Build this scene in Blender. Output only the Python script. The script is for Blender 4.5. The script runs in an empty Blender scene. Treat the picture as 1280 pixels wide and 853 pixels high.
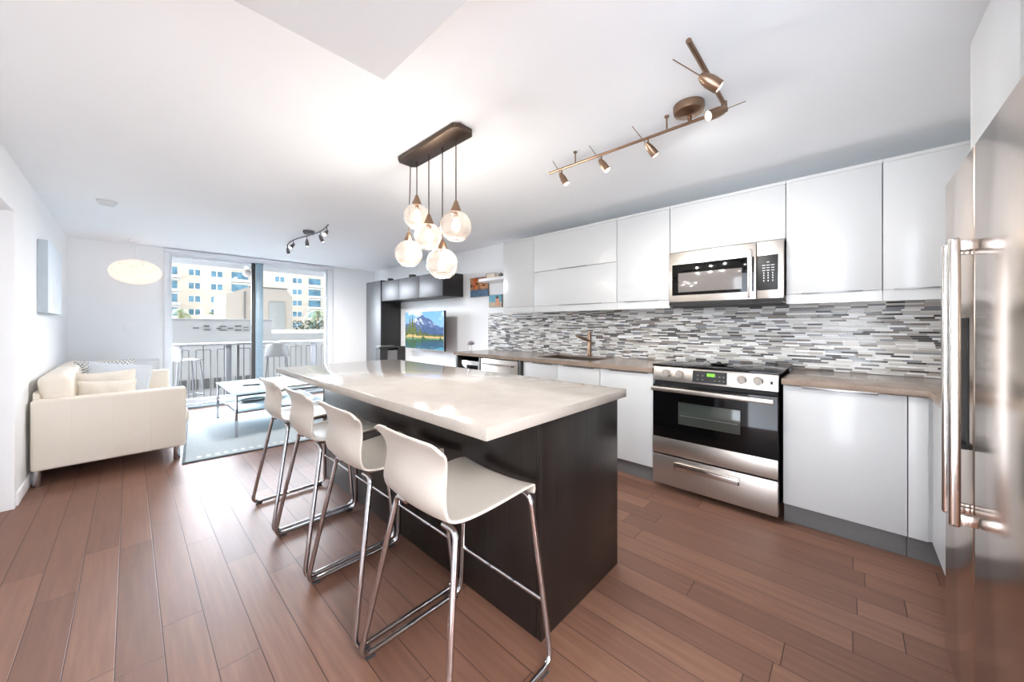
import bpy, bmesh, math, random
import numpy as np
from mathutils import Vector, Matrix
random.seed(7)
PI = math.pi
SC = bpy.context.scene
COL = SC.collection

# ------------------------------------------------------------------ camera, sky, sun, lights, exposure
cam_d = bpy.data.cameras.new('camera')
cam = bpy.data.objects.new('camera', cam_d); COL.objects.link(cam)
cam.location = (0, 0, 1.24)
cam.rotation_euler = (PI / 2, 0, -math.radians(46.8516))
cam_d.sensor_width = 36.0
cam_d.lens = 448.06 / 1280 * 36.0
cam_d.shift_y = -19.5 / 1280
cam_d.clip_start = 0.02; cam_d.clip_end = 400
SC.camera = cam

SKY_STRENGTH = 0.17
WEST_GLOW = 5.0
NORTH_GLOW = 18.0
GLOW_DIR = (-0.80, 0.50, -0.20)
SUN_STRENGTH = 0.24
world = bpy.data.worlds.new('sky'); SC.world = world
world.use_nodes = True
wn = world.node_tree.nodes; wl = world.node_tree.links
wn.clear()
wo = wn.new('ShaderNodeOutputWorld'); wb = wn.new('ShaderNodeBackground')
wt = wn.new('ShaderNodeTexCoord'); wx = wn.new('ShaderNodeSeparateXYZ'); wm = wn.new('ShaderNodeMapRange'); wr = wn.new('ShaderNodeValToRGB')
wl.new(wt.outputs['Generated'], wx.inputs[0]); wl.new(wx.outputs[2], wm.inputs['Value'])
wm.inputs['From Min'].default_value = -1.0; wm.inputs['From Max'].default_value = 1.0
wr.color_ramp.elements[0].position = 0.35; wr.color_ramp.elements[0].color = (0.84, 0.94, 1.07, 1)
wr.color_ramp.elements[1].position = 1.0; wr.color_ramp.elements[1].color = (0.80, 0.88, 1.0, 1)
we = wr.color_ramp.elements.new(0.5); we.color = (0.90, 0.96, 1.05, 1)
wl.new(wm.outputs[0], wr.inputs[0]); wl.new(wr.outputs[0], wb.inputs[0])
# added sky lobes as interior fill: west below the horizon, and north
def wmath(op, a, b):
    k = wn.new('ShaderNodeMath'); k.operation = op
    for i_, v_ in enumerate((a, b)):
        if isinstance(v_, (int, float)): k.inputs[i_].default_value = v_
        else: wl.new(v_, k.inputs[i_])
    return k.outputs[0]
gd = wn.new('ShaderNodeVectorMath'); gd.operation = 'DOT_PRODUCT'
wl.new(wt.outputs['Generated'], gd.inputs[0]); gd.inputs[1].default_value = Vector(GLOW_DIR).normalized()
glow_ = wmath('POWER', wmath('MAXIMUM', gd.outputs['Value'], 0.0), 1.6)
gn = wn.new('ShaderNodeVectorMath'); gn.operation = 'DOT_PRODUCT'
wl.new(wt.outputs['Generated'], gn.inputs[0]); gn.inputs[1].default_value = Vector((-0.1, 0.9, 0.45)).normalized()
glow_n = wmath('POWER', wmath('MAXIMUM', gn.outputs['Value'], 0.0), 5.0)
wl.new(wmath('ADD', wmath('ADD', wmath('MULTIPLY', glow_, WEST_GLOW), wmath('MULTIPLY', glow_n, NORTH_GLOW)), SKY_STRENGTH), wb.inputs[1])
wl.new(wb.outputs[0], wo.inputs[0])

sun_d = bpy.data.lights.new('sun', 'SUN'); sun_d.energy = SUN_STRENGTH; sun_d.angle = math.radians(1.5)
sun_d.color = (1.0, 0.97, 0.92)
sun = bpy.data.objects.new('sun', sun_d); COL.objects.link(sun)
sun.rotation_euler = Vector((-0.45, 0.65, -0.62)).to_track_quat('-Z', 'Y').to_euler()

def area(name, loc, rot, sx, sy, power, color=(1, 1, 1), portal=False):
    d = bpy.data.lights.new(name, 'AREA'); d.shape = 'RECTANGLE'; d.size = sx; d.size_y = sy
    d.energy = power; d.color = color
    if portal: d.cycles.is_portal = True
    o = bpy.data.objects.new(name, d); COL.objects.link(o); o.location = loc; o.rotation_euler = rot
    return o
# daylight portal in the sliding door (guides sky sampling only)
area('door_portal', (1.48, 7.42, 1.15), (-PI / 2, 0, 0), 2.2, 2.2, 1, portal=True)
# daylight portal at the gap left in the unseen wall for fill light
area('side_portal', (-0.70, -1.95, 1.17), (0, PI / 2, 0), 2.3, 4.5, 1, portal=True)
HALL_FILL_W, HALL_END_FILL_W, BULB_W, SPOT_W, CAP_W = 8, 6, 2.0, 6.6, 9

SC.view_settings.view_transform = 'Standard'
SC.view_settings.look = 'None'
SC.view_settings.gamma = 1.0
SC.view_settings.use_curve_mapping = False
SC.view_settings.exposure = 1.86
SC.cycles.max_bounces = 14
SC.cycles.diffuse_bounces = 8
SC.cycles.glossy_bounces = 6
SC.cycles.transparent_max_bounces = 24
SC.cycles.sample_clamp_indirect = 6.0
SC.cycles.caustics_reflective = False
SC.cycles.caustics_refractive = False

# ------------------------------------------------------------------ materials
def lin(c):
    r = []
    for v in c[:3]:
        v = v / 255.0
        r.append(v / 12.92 if v <= 0.04045 else ((v + 0.055) / 1.055) ** 2.4)
    return (r[0], r[1], r[2], 1.0)

MATS = {}
def mat(name, col, rough=0.5, metal=0.0, var=0.04, scale=(6, 6, 6), bump=0.0, coat=0.0, emis=None, estr=0.0, rvar=0.0, spec=0.5, detail=3.0):
    """principled material; a noise pattern varies colour, roughness and relief."""
    m = bpy.data.materials.new(name); m.use_nodes = True
    nt = m.node_tree; n = nt.nodes; l = nt.links
    b = n['Principled BSDF']
    c = lin(col)
    tc = n.new('ShaderNodeTexCoord'); mp = n.new('ShaderNodeMapping'); nz = n.new('ShaderNodeTexNoise')
    mp.inputs['Scale'].default_value = scale
    nz.inputs['Scale'].default_value = 1.0; nz.inputs['Detail'].default_value = detail
    l.new(tc.outputs['Object'], mp.inputs['Vector']); l.new(mp.outputs[0], nz.inputs['Vector'])
    rp = n.new('ShaderNodeValToRGB')
    rp.color_ramp.elements[0].position = 0.3; rp.color_ramp.elements[1].position = 0.7
    rp.color_ramp.elements[0].color = tuple(max(0, v * (1 - var)) for v in c[:3]) + (1,)
    rp.color_ramp.elements[1].color = tuple(min(1, v * (1 + var)) for v in c[:3]) + (1,)
    l.new(nz.outputs['Fac'], rp.inputs[0]); l.new(rp.outputs[0], b.inputs['Base Color'])
    b.inputs['Roughness'].default_value = rough; b.inputs['Metallic'].default_value = metal
    b.inputs['Specular IOR Level'].default_value = spec
    if rvar:
        mr = n.new('ShaderNodeMapRange')
        mr.inputs['To Min'].default_value = max(0.02, rough - rvar); mr.inputs['To Max'].default_value = rough + rvar
        l.new(nz.outputs['Fac'], mr.inputs['Value']); l.new(mr.outputs[0], b.inputs['Roughness'])
    if coat:
        b.inputs['Coat Weight'].default_value = coat; b.inputs['Coat Roughness'].default_value = 0.05
    if bump:
        bp = n.new('ShaderNodeBump'); bp.inputs['Strength'].default_value = bump; bp.inputs['Distance'].default_value = 0.004
        l.new(nz.outputs['Fac'], bp.inputs['Height']); l.new(bp.outputs[0], b.inputs['Normal'])
    if emis:
        b.inputs['Emission Color'].default_value = lin(emis); b.inputs['Emission Strength'].default_value = estr
    MATS[name] = m
    return m

def glass_mat(name, tint=(1, 1, 1), base=0.05, edge=0.5, rough=0.02, body=None, body_w=0.0):
    m = bpy.data.materials.new(name); m.use_nodes = True
    nt = m.node_tree; n = nt.nodes; l = nt.links; n.clear()
    out = n.new('ShaderNodeOutputMaterial'); tr = n.new('ShaderNodeBsdfTransparent'); gl = n.new('ShaderNodeBsdfGlossy')
    tr.inputs[0].default_value = tuple(tint) + (1,)
    gl.inputs['Roughness'].default_value = rough
    lw = n.new('ShaderNodeLayerWeight'); lw.inputs['Blend'].default_value = 0.35
    mr = n.new('ShaderNodeMapRange'); mr.inputs['To Min'].default_value = base; mr.inputs['To Max'].default_value = edge
    l.new(lw.outputs['Facing'], mr.inputs['Value'])
    mx = n.new('ShaderNodeMixShader'); l.new(mr.outputs[0], mx.inputs[0]); l.new(tr.outputs[0], mx.inputs[1]); l.new(gl.outputs[0], mx.inputs[2])
    last = mx
    if body:
        df = n.new('ShaderNodeBsdfDiffuse')
        nz = n.new('ShaderNodeTexNoise'); nz.inputs['Scale'].default_value = 30
        rp = n.new('ShaderNodeValToRGB'); c = lin(body)
        rp.color_ramp.elements[0].color = tuple(v * 0.96 for v in c[:3]) + (1,); rp.color_ramp.elements[1].color = c
        l.new(nz.outputs['Fac'], rp.inputs[0]); l.new(rp.outputs[0], df.inputs[0])
        m2 = n.new('ShaderNodeMixShader'); m2.inputs[0].default_value = body_w
        l.new(mx.outputs[0], m2.inputs[1]); l.new(df.outputs[0], m2.inputs[2]); last = m2
    l.new(last.outputs[0], out.inputs[0])
    MATS[name] = m
    return m

def emis_mat(name, col, strength):
    m = bpy.data.materials.new(name); m.use_nodes = True
    n = m.node_tree.nodes; l = m.node_tree.links; n.clear()
    o = n.new('ShaderNodeOutputMaterial'); e = n.new('ShaderNodeEmission')
    e.inputs[0].default_value = lin(col); e.inputs[1].default_value = strength
    l.new(e.outputs[0], o.inputs[0]); MATS[name] = m
    return m

def math_node(n, l, op, a, b=None):
    k = n.new('ShaderNodeMath'); k.operation = op
    for i, v in enumerate((a, b)):
        if v is None: continue
        if isinstance(v, (int, float)): k.inputs[i].default_value = v
        else: l.new(v, k.inputs[i])
    return k.outputs[0]

def cell_pattern(n, l, u, v, lu, hv, v0=0.0):
    """rows of height hv along v; in each row cells of length lu along u with a random shift. returns (random 0..1, edge distance u, edge distance v)"""
    rv = math_node(n, l, 'DIVIDE', math_node(n, l, 'SUBTRACT', v, v0), hv)
    row = math_node(n, l, 'FLOOR', rv)
    w1 = n.new('ShaderNodeTexWhiteNoise'); w1.noise_dimensions = '1D'; l.new(row, w1.inputs['W'])
    ru = math_node(n, l, 'ADD', math_node(n, l, 'DIVIDE', u, lu), math_node(n, l, 'MULTIPLY', w1.outputs['Value'], 7.3))
    colm = math_node(n, l, 'FLOOR', ru)
    cb = n.new('ShaderNodeCombineXYZ'); l.new(row, cb.inputs[0]); l.new(colm, cb.inputs[1])
    w2 = n.new('ShaderNodeTexWhiteNoise'); w2.noise_dimensions = '2D'; l.new(cb.outputs[0], w2.inputs['Vector'])
    def edge(f, size):
        fr = math_node(n, l, 'FRACT', f)
        return math_node(n, l, 'MULTIPLY', math_node(n, l, 'MINIMUM', fr, math_node(n, l, 'SUBTRACT', 1.0, fr)), size)
    return w2.outputs['Value'], edge(ru, lu), edge(rv, hv)

def floor_mat():
    m = bpy.data.materials.new('brown_plank_floor'); m.use_nodes = True
    n = m.node_tree.nodes; l = m.node_tree.links; b = n['Principled BSDF']
    g = n.new('ShaderNodeNewGeometry'); s = n.new('ShaderNodeSeparateXYZ'); l.new(g.outputs['Position'], s.inputs[0])
    rnd, eu, ev = cell_pattern(n, l, s.outputs[1], s.outputs[0], 1.07, 0.1275, -0.037)
    mp = n.new('ShaderNodeMapping'); mp.inputs['Scale'].default_value = (42, 2.2, 1)
    l.new(g.outputs['Position'], mp.inputs['Vector'])
    off = n.new('ShaderNodeVectorMath'); off.operation = 'ADD'
    cx = n.new('ShaderNodeCombineXYZ'); l.new(math_node(n, l, 'MULTIPLY', rnd, 31.0), cx.inputs[1])
    l.new(mp.outputs[0], off.inputs[0]); l.new(cx.outputs[0], off.inputs[1])
    nz = n.new('ShaderNodeTexNoise'); nz.inputs['Scale'].default_value = 1.0; nz.inputs['Detail'].default_value = 5; nz.inputs['Roughness'].default_value = 0.6
    l.new(off.outputs[0], nz.inputs['Vector'])
    mix = math_node(n, l, 'ADD', math_node(n, l, 'MULTIPLY', rnd, 0.32), math_node(n, l, 'MULTIPLY', nz.outputs['Fac'], 0.68))
    rp = n.new('ShaderNodeValToRGB'); e = rp.color_ramp.elements
    e[0].position = 0.2; e[0].color = lin((101, 70, 57)); e[1].position = 0.8; e[1].color = lin((142, 105, 86))
    k = e.new(0.5); k.color = lin((121, 86, 70))
    l.new(mix, rp.inputs[0])
    # seams: a thin dark bevel between the planks
    sm = math_node(n, l, 'MINIMUM', math_node(n, l, 'DIVIDE', eu, 1.0), ev)
    mr = n.new('ShaderNodeMapRange'); mr.inputs['From Min'].default_value = 0.0007; mr.inputs['From Max'].default_value = 0.0024
    l.new(sm, mr.inputs['Value'])
    mc = n.new('ShaderNodeMix'); mc.data_type = 'RGBA'
    l.new(mr.outputs[0], mc.inputs['Factor']); mc.inputs['A'].default_value = lin((62, 40, 33)); l.new(rp.outputs[0], mc.inputs['B'])
    l.new(mc.outputs['Result'], b.inputs['Base Color'])
    bp = n.new('ShaderNodeBump'); bp.inputs['Strength'].default_value = 0.35; bp.inputs['Distance'].default_value = 0.002
    hh = math_node(n, l, 'ADD', mr.outputs[0], math_node(n, l, 'MULTIPLY', nz.outputs['Fac'], 0.25))
    l.new(hh, bp.inputs['Height']); l.new(bp.outputs[0], b.inputs['Normal'])
    rr = n.new('ShaderNodeMapRange'); rr.inputs['To Min'].default_value = 0.42; rr.inputs["To Max"].default_value = 0.56
    l.new(nz.outputs['Fac'], rr.inputs['Value']); l.new(rr.outputs[0], b.inputs['Roughness'])
    b.inputs['Specular IOR Level'].default_value = 0.5
    MATS['floor'] = m

def tile_mat():
    m = bpy.data.materials.new('linear_mosaic_tile'); m.use_nodes = True
    n = m.node_tree.nodes; l = m.node_tree.links; b = n['Principled BSDF']
    g = n.new('ShaderNodeNewGeometry'); s = n.new('ShaderNodeSeparateXYZ'); l.new(g.outputs['Position'], s.inputs[0])
    uu = math_node(n, l, 'ADD', s.outputs[1], s.outputs[0])
    rnd, eu, ev = cell_pattern(n, l, uu, s.outputs[2], 0.085, 0.0132)
    rp = n.new('ShaderNodeValToRGB'); rp.color_ramp.interpolation = 'CONSTANT'
    cols = [(0, (82, 80, 80)), (0.09, (138, 140, 146)), (0.2, (196, 194, 190)), (0.36, (228, 228, 226)), (0.52, (168, 162, 155)),
            (0.64, (212, 210, 205)), (0.78, (122, 112, 104)), (0.86, (240, 240, 240)), (0.95, (60, 58, 60))]
    el = rp.color_ramp.elements
    el[0].position = 0; el[0].color = lin(cols[0][1]); el[1].position = cols[1][0]; el[1].color = lin(cols[1][1])
    for p, c in cols[2:]:
        k = el.new(p); k.color = lin(c)
    l.new(rnd, rp.inputs[0])
    sm = math_node(n, l, 'MINIMUM', eu, ev)
    mr = n.new('ShaderNodeMapRange'); mr.inputs['From Min'].default_value = 0.0004; mr.inputs['From Max'].default_value = 0.0011
    l.new(sm, mr.inputs['Value'])
    mc = n.new('ShaderNodeMix'); mc.data_type = 'RGBA'; l.new(mr.outputs[0], mc.inputs['Factor'])
    mc.inputs['A'].default_value = lin((176, 174, 170)); l.new(rp.outputs[0], mc.inputs['B'])
    l.new(mc.outputs['Result'], b.inputs['Base Color'])
    rr = n.new('ShaderNodeMapRange'); rr.inputs['To Min'].default_value = 0.12; rr.inputs['To Max'].default_value = 0.4
    l.new(rnd, rr.inputs['Value']); l.new(rr.outputs[0], b.inputs['Roughness'])
    bp = n.new('ShaderNodeBump'); bp.inputs['Strength'].default_value = 0.3; bp.inputs['Distance'].default_value = 0.002
    l.new(mr.outputs[0], bp.inputs['Height']); l.new(bp.outputs[0], b.inputs['Normal'])
    MATS['tile'] = m

def stone_mat(name, base, dark, light, rough):
    m = bpy.data.materials.new(name); m.use_nodes = True
    n = m.node_tree.nodes; l = m.node_tree.links; b = n['Principled BSDF']
    tc = n.new('ShaderNodeTexCoord')
    a = n.new('ShaderNodeTexNoise'); a.inputs['Scale'].default_value = 260; a.inputs['Detail'].default_value = 2
    c = n.new('ShaderNodeTexNoise'); c.inputs['Scale'].default_value = 9; c.inputs['Detail'].default_value = 4
    l.new(tc.outputs['Object'], a.inputs['Vector']); l.new(tc.outputs['Object'], c.inputs['Vector'])
    mix = math_node(n, l, 'ADD', math_node(n, l, 'MULTIPLY', a.outputs['Fac'], 0.6), math_node(n, l, 'MULTIPLY', c.outputs['Fac'], 0.4))
    rp = n.new('ShaderNodeValToRGB'); e = rp.color_ramp.elements
    e[0].position = 0.34; e[0].color = lin(dark); e[1].position = 0.66; e[1].color = lin(light)
    k = e.new(0.5); k.color = lin(base)
    l.new(mix, rp.inputs[0]); l.new(rp.outputs[0], b.inputs['Base Color'])
    b.inputs['Roughness'].default_value = rough
    MATS[name] = m

def pic_mat(name, emission=0.0, rough=0.6):
    """a printed or displayed picture: its own colours come from the picture's colour layer"""
    m = bpy.data.materials.new(name); m.use_nodes = True
    n = m.node_tree.nodes; l = m.node_tree.links; b = n['Principled BSDF']
    at = n.new('ShaderNodeAttribute'); at.attribute_name = 'picture'
    b.inputs['Roughness'].default_value = rough
    if emission:
        b.inputs['Base Color'].default_value = (0.01, 0.01, 0.01, 1); b.inputs['Specular IOR Level'].default_value = 0.08
        l.new(at.outputs['Color'], b.inputs['Emission Color']); b.inputs['Emission Strength'].default_value = emission
    else:
        l.new(at.outputs['Color'], b.inputs['Base Color'])
    MATS[name] = m

floor_mat(); tile_mat()
stone_mat('island_stone', (183, 175, 167), (174, 166, 158), (191, 184, 176), 0.10)
stone_mat('counter_stone', (150, 132, 118), (134, 116, 103), (166, 149, 134), 0.18)
mat('wall_paint', (239, 241, 243), 0.75, var=0.006, scale=(3, 3, 3), bump=0.02)
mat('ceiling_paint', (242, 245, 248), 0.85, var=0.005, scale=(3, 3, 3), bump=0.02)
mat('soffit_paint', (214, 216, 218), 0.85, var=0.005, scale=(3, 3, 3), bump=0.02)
mat('trim_paint', (240, 241, 243), 0.4, var=0.006)
mat('gloss_white', (205, 206, 206), 0.38, var=0.004, coat=0.22)
mat('carcass_white', (222, 222, 222), 0.5, var=0.01)
mat('plinth_grey', (120, 120, 120), 0.35, metal=0.3, var=0.04, scale=(2, 2, 40))
mat('steel', (196, 188, 180), 0.36, metal=1.0, var=0.05, scale=(3, 3, 260), rvar=0.05)
mat('steel_fridge', (208, 190, 175), 0.2, metal=1.0, var=0.02, scale=(160, 160, 1.2), rvar=0.03)
mat('knob_metal', (190, 183, 175), 0.4, metal=0.35, var=0.03)
mat('steel_bright', (214, 210, 206), 0.2, metal=1.0, var=0.03, scale=(60, 60, 60))
mat('chrome', (200, 200, 204), 0.09, metal=1.0, var=0.02, scale=(9, 9, 9))
mat('pull_metal', (150, 148, 146), 0.3, metal=0.9, var=0.04)
mat('bronze', (150, 124, 104), 0.32, metal=1.0, var=0.06, scale=(20, 20, 200))
mat('dark_bronze', (92, 78, 68), 0.42, metal=0.9, var=0.06, scale=(30, 3, 30))
mat('black_wood', (34, 29, 27), 0.30, var=0.30, scale=(60, 60, 2.2), bump=0.12, detail=5)
mat('tv_unit_black', (38, 37, 38), 0.42, var=0.18, scale=(50, 50, 2.0), bump=0.06)
mat('tv_unit_door', (88, 89, 92), 0.42, var=0.07, scale=(40, 40, 2.0))  # grey stands in for pale reflections on the glossy black doors
mat('black_glass', (9, 9, 10), 0.06, var=0.05, spec=0.28)
mat('black_plastic', (24, 24, 25), 0.45, var=0.08)
mat('dark_gap', (14, 13, 13), 0.6, var=0.1)
mat('oven_window', (58, 62, 58), 0.1, var=0.2, scale=(3, 3, 12))
mat('mw_window', (120, 114, 110), 0.1, var=0.05, scale=(3, 3, 12))
mat('key_print', (214, 214, 214), 0.5, var=0.02)
mat('led_green', (30, 60, 10), 0.4, emis=(120, 200, 60), estr=1.0)
mat('stool_plastic', (203, 196, 187), 0.28, var=0.008)
mat('glide_plastic', (60, 62, 66), 0.4, var=0.05)
mat('leather', (226, 217, 204), 0.5, var=0.02, scale=(120, 120, 120), bump=0.08)
mat('pillow_beige', (222, 214, 202), 0.85, var=0.05, scale=(90, 90, 90), bump=0.15)
mat('pillow_grey', (196, 200, 206), 0.85, var=0.12, scale=(140, 20, 140), bump=0.15)
mat('canvas_edge', (188, 200, 208), 0.6, var=0.03)
mat('frosted_shade', (252, 244, 236), 0.6, var=0.01, emis=(255, 214, 184), estr=0.10)
mat('grey_metal', (104, 104, 106), 0.45, metal=0.4, var=0.05)
mat('rail_paint', (92, 89, 86), 0.5, var=0.04)
mat('alu_white', (226, 229, 233), 0.35, var=0.01)
mat('alu_blue', (138, 158, 170), 0.45, metal=0.2, var=0.04, scale=(2, 2, 20))
mat('alu_dark', (58, 55, 54), 0.5, metal=0.0, var=0.05)
mat('outdoor_plastic', (120, 119, 118), 0.5, var=0.12, scale=(160, 160, 160))
mat('balcony_tile', (150, 152, 154), 0.5, var=0.05)
mat('facade_cream', (226, 216, 202), 0.8, var=0.03, scale=(0.4, 0.4, 0.4))
mat('stucco', (158, 150, 140), 0.8, var=0.03, scale=(0.6, 0.6, 0.6))
mat('facade_white', (232, 230, 226), 0.7, var=0.02, scale=(0.4, 0.4, 0.4))
mat('facade_grey', (174, 173, 171), 0.8, var=0.03, scale=(1, 1, 1))  # the low building's shade is put into this even grey
mat('facade_shade', (96, 94, 92), 0.8, var=0.05)
mat('balcony_paint', (150, 150, 150), 0.8, var=0.02)
mat('balcony_globe', (176, 164, 156), 0.5, var=0.05)
mat('window_blue', (110, 152, 176), 0.3, var=0.35, scale=(0.9, 0.9, 0.9))
mat('door_grey', (138, 140, 138), 0.6, var=0.02)
mat('terracotta', (204, 168, 138), 0.8, var=0.15, scale=(4, 4, 4))
mat('palm_leaf', (84, 100, 50), 0.6, var=0.35, scale=(3, 3, 3))
mat('palm_trunk', (120, 104, 84), 0.8, var=0.2, scale=(5, 5, 20), bump=0.3)
mat('hedge_leaf', (62, 68, 46), 0.7, var=0.4, scale=(6, 6, 6))
mat('ground_mat', (170, 168, 160), 0.9, var=0.1, scale=(0.3, 0.3, 0.3))
mat('flower', (176, 168, 180), 0.8, var=0.25, scale=(90, 90, 90), bump=0.2)
mat('stem', (140, 148, 120), 0.6, var=0.1)
mat('book_cover', (96, 86, 76), 0.6, var=0.15)
mat('book_pages', (226, 214, 196), 0.8, var=0.06, scale=(4, 4, 300))
mat('stone_dark', (92, 96, 96), 0.35, var=0.2, scale=(30, 30, 30))
mat('sink_steel', (140, 128, 118), 0.3, metal=0.9, var=0.04, scale=(60, 60, 60))
glass_mat('clear_glass', (0.985, 0.99, 0.99), 0.01, 0.10)
glass_mat('globe_glass', (0.97, 0.955, 0.94), 0.03, 0.70, rough=0.04, body=(255, 246, 236), body_w=0.05)
glass_mat('acrylic', (0.97, 0.98, 0.985), 0.06, 0.55)
glass_mat('table_glass', (0.90, 0.96, 0.98), 0.15, 0.70, rough=0.04, body=(196, 216, 224), body_w=0.42)
emis_mat('bulb_glow', (255, 218, 170), 3.2)
emis_mat('spot_glow', (255, 244, 226), 6.0)
emis_mat('panel_glow', (255, 250, 244), 5.0)  # glow of the added panels behind the camera
pic_mat("screen_picture", 0.36, 0.6); pic_mat('print_picture', 0.0, 0.55)

def rug_mat():
    m = mat('rug_weave', (176, 186, 192), 0.95, var=0.10, scale=(70, 70, 70), bump=0.4)
    return m
rug_mat()
mat('rug_border', (112, 122, 130), 0.95, var=0.10, scale=(70, 70, 70), bump=0.4)
mat('rug_dash', (206, 212, 214), 0.95, var=0.06, scale=(70, 70, 70), bump=0.4)

# ------------------------------------------------------------------ mesh helpers
def merge(dst, src, M=None):
    if M is not None: bmesh.ops.transform(src, matrix=M, verts=src.verts)
    me = bpy.data.meshes.new('tmp'); src.to_mesh(me); src.free()
    dst.from_mesh(me); bpy.data.meshes.remove(me)

class B:
    """collects shapes into one mesh"""
    def __init__(s): s.bm = bmesh.new()
    def box(s, x0, x1, y0, y1, z0, z1, bev=0.0, seg=2, M=None):
        t = bmesh.new(); bmesh.ops.create_cube(t, size=1)
        bmesh.ops.scale(t, vec=(abs(x1 - x0), abs(y1 - y0), abs(z1 - z0)), verts=t.verts)
        bmesh.ops.translate(t, vec=((x0 + x1) / 2, (y0 + y1) / 2, (z0 + z1) / 2), verts=t.verts)
        if bev: bmesh.ops.bevel(t, geom=t.edges[:], offset=bev, segments=seg, profile=0.5, affect='EDGES', clamp_overlap=True)
        merge(s.bm, t, M); return s
    def prism(s, poly, axis, a, b, bev=0.0, M=None):
        """extrude polygon [(p,q)] along axis from a to b. axis 'x': (y,z); 'y': (x,z); 'z': (x,y)"""
        t = bmesh.new()
        def P(p, q, h): return {'x': (h, p, q), 'y': (p, h, q), 'z': (p, q, h)}[axis]
        v0 = [t.verts.new(P(p, q, a)) for p, q in poly]; v1 = [t.verts.new(P(p, q, b)) for p, q in poly]
        t.faces.new(v0); t.faces.new(v1[::-1]); n = len(poly)
        for i in range(n): t.faces.new((v0[i], v1[i], v1[(i + 1) % n], v0[(i + 1) % n]))
        bmesh.ops.recalc_face_normals(t, faces=t.faces[:])
        if bev: bmesh.ops.bevel(t, geom=t.edges[:], offset=bev, segments=2, profile=0.5, affect='EDGES', clamp_overlap=True)
        merge(s.bm, t, M); return s
    def cyl(s, p0, p1, r0, r1=None, n=16, M=None):
        r1 = r0 if r1 is None else r1
        p0, p1 = Vector(p0), Vector(p1); d = p1 - p0
        t = bmesh.new(); bmesh.ops.create_cone(t, cap_ends=True, segments=n, radius1=r0, radius2=r1, depth=d.length)
        R = d.to_track_quat('Z', 'Y').to_matrix().to_4x4()
        bmesh.ops.transform(t, matrix=Matrix.Translation((p0 + p1) / 2) @ R, verts=t.verts)
        merge(s.bm, t, M); return s
    def tube(s, pts, r, n=10, closed=False, M=None):
        pts = [Vector(p) for p in pts]; N = len(pts); t = bmesh.new(); rings = []; up = None
        for i, p in enumerate(pts):
            if closed: d = pts[(i + 1) % N] - pts[i - 1]
            else: d = pts[min(i + 1, N - 1)] - pts[max(i - 1, 0)]
            d.normalize()
            if up is None:
                up = Vector((0, 0, 1)) if abs(d.z) < 0.9 else Vector((1, 0, 0))
            up = (up - d * up.dot(d)).normalized(); sd = d.cross(up)
            rr = r[i] if isinstance(r, (list, tuple)) else r
            rings.append([t.verts.new(p + (up * math.cos(2 * PI * k / n) + sd * math.sin(2 * PI * k / n)) * rr) for k in range(n)])
        for i in range(N if closed else N - 1):
            a, b = rings[i], rings[(i + 1) % N]
            off = 0
            if closed and i == N - 1:
                off = min(range(n), key=lambda k: (a[0].co - b[k].co).length)
            for k in range(n):
                t.faces.new((a[k], a[(k + 1) % n], b[(k + 1 + off) % n], b[(k + off) % n]))
        if not closed:
            t.faces.new(rings[0][::-1]); t.faces.new(rings[-1])
        bmesh.ops.recalc_face_normals(t, faces=t.faces[:])
        merge(s.bm, t, M); return s
    def lathe(s, prof, c, n=24, M=None, cap=True, scale=(1, 1, 1)):
        t = bmesh.new(); rings = []
        for r, z in prof:
            rings.append([t.verts.new((c[0] + scale[0] * r * math.cos(2 * PI * k / n), c[1] + scale[1] * r * math.sin(2 * PI * k / n), c[2] + z)) for k in range(n)])
        for a, b in zip(rings, rings[1:]):
            for k in range(n): t.faces.new((a[k], a[(k + 1) % n], b[(k + 1) % n], b[k]))
        if cap:
            t.faces.new(rings[0][::-1]); t.faces.new(rings[-1])
        bmesh.ops.recalc_face_normals(t, faces=t.faces[:])
        merge(s.bm, t, M); return s
    def ball(s, c, r, sub=2, M=None, sc=(1, 1, 1)):
        t = bmesh.new(); bmesh.ops.create_icosphere(t, subdivisions=sub, radius=r)
        bmesh.ops.scale(t, vec=sc, verts=t.verts); bmesh.ops.translate(t, vec=c, verts=t.verts)
        merge(s.bm, t, M); return s
    def quad(s, *vs):
        s.bm.faces.new([s.bm.verts.new(v) for v in vs]); return s

def fillet(pts, r, n=5, closed=False):
    pts = [Vector(p) for p in pts]; out = []; N = len(pts)
    for i, p in enumerate(pts):
        if not closed and i in (0, N - 1): out.append(p); continue
        a = pts[i - 1] - p; b = pts[(i + 1) % N] - p
        rr = min(r, a.length * 0.45, b.length * 0.45)
        a = p + a.normalized() * rr; b = p + b.normalized() * rr
        for k in range(n + 1):
            t = k / n
            out.append(a * (1 - t) ** 2 + p * 2 * t * (1 - t) + b * t * t)
    return out

def mesh_obj(name, b, material, parent=None, loc=(0, 0, 0), smooth=35, mods=None):
    me = bpy.data.meshes.new(name)
    bm = b.bm if isinstance(b, B) else b
    if any(loc): bmesh.ops.translate(bm, vec=[-v for v in loc], verts=bm.verts)
    bm.to_mesh(me); bm.free()
    me.materials.append(MATS[material])
    if smooth:
        me.polygons.foreach_set('use_smooth', [True] * len(me.polygons))
        me.set_sharp_from_angle(angle=math.radians(smooth))
    o = bpy.data.objects.new(name, me); COL.objects.link(o)
    if parent: o.parent = parent
    return o

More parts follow.
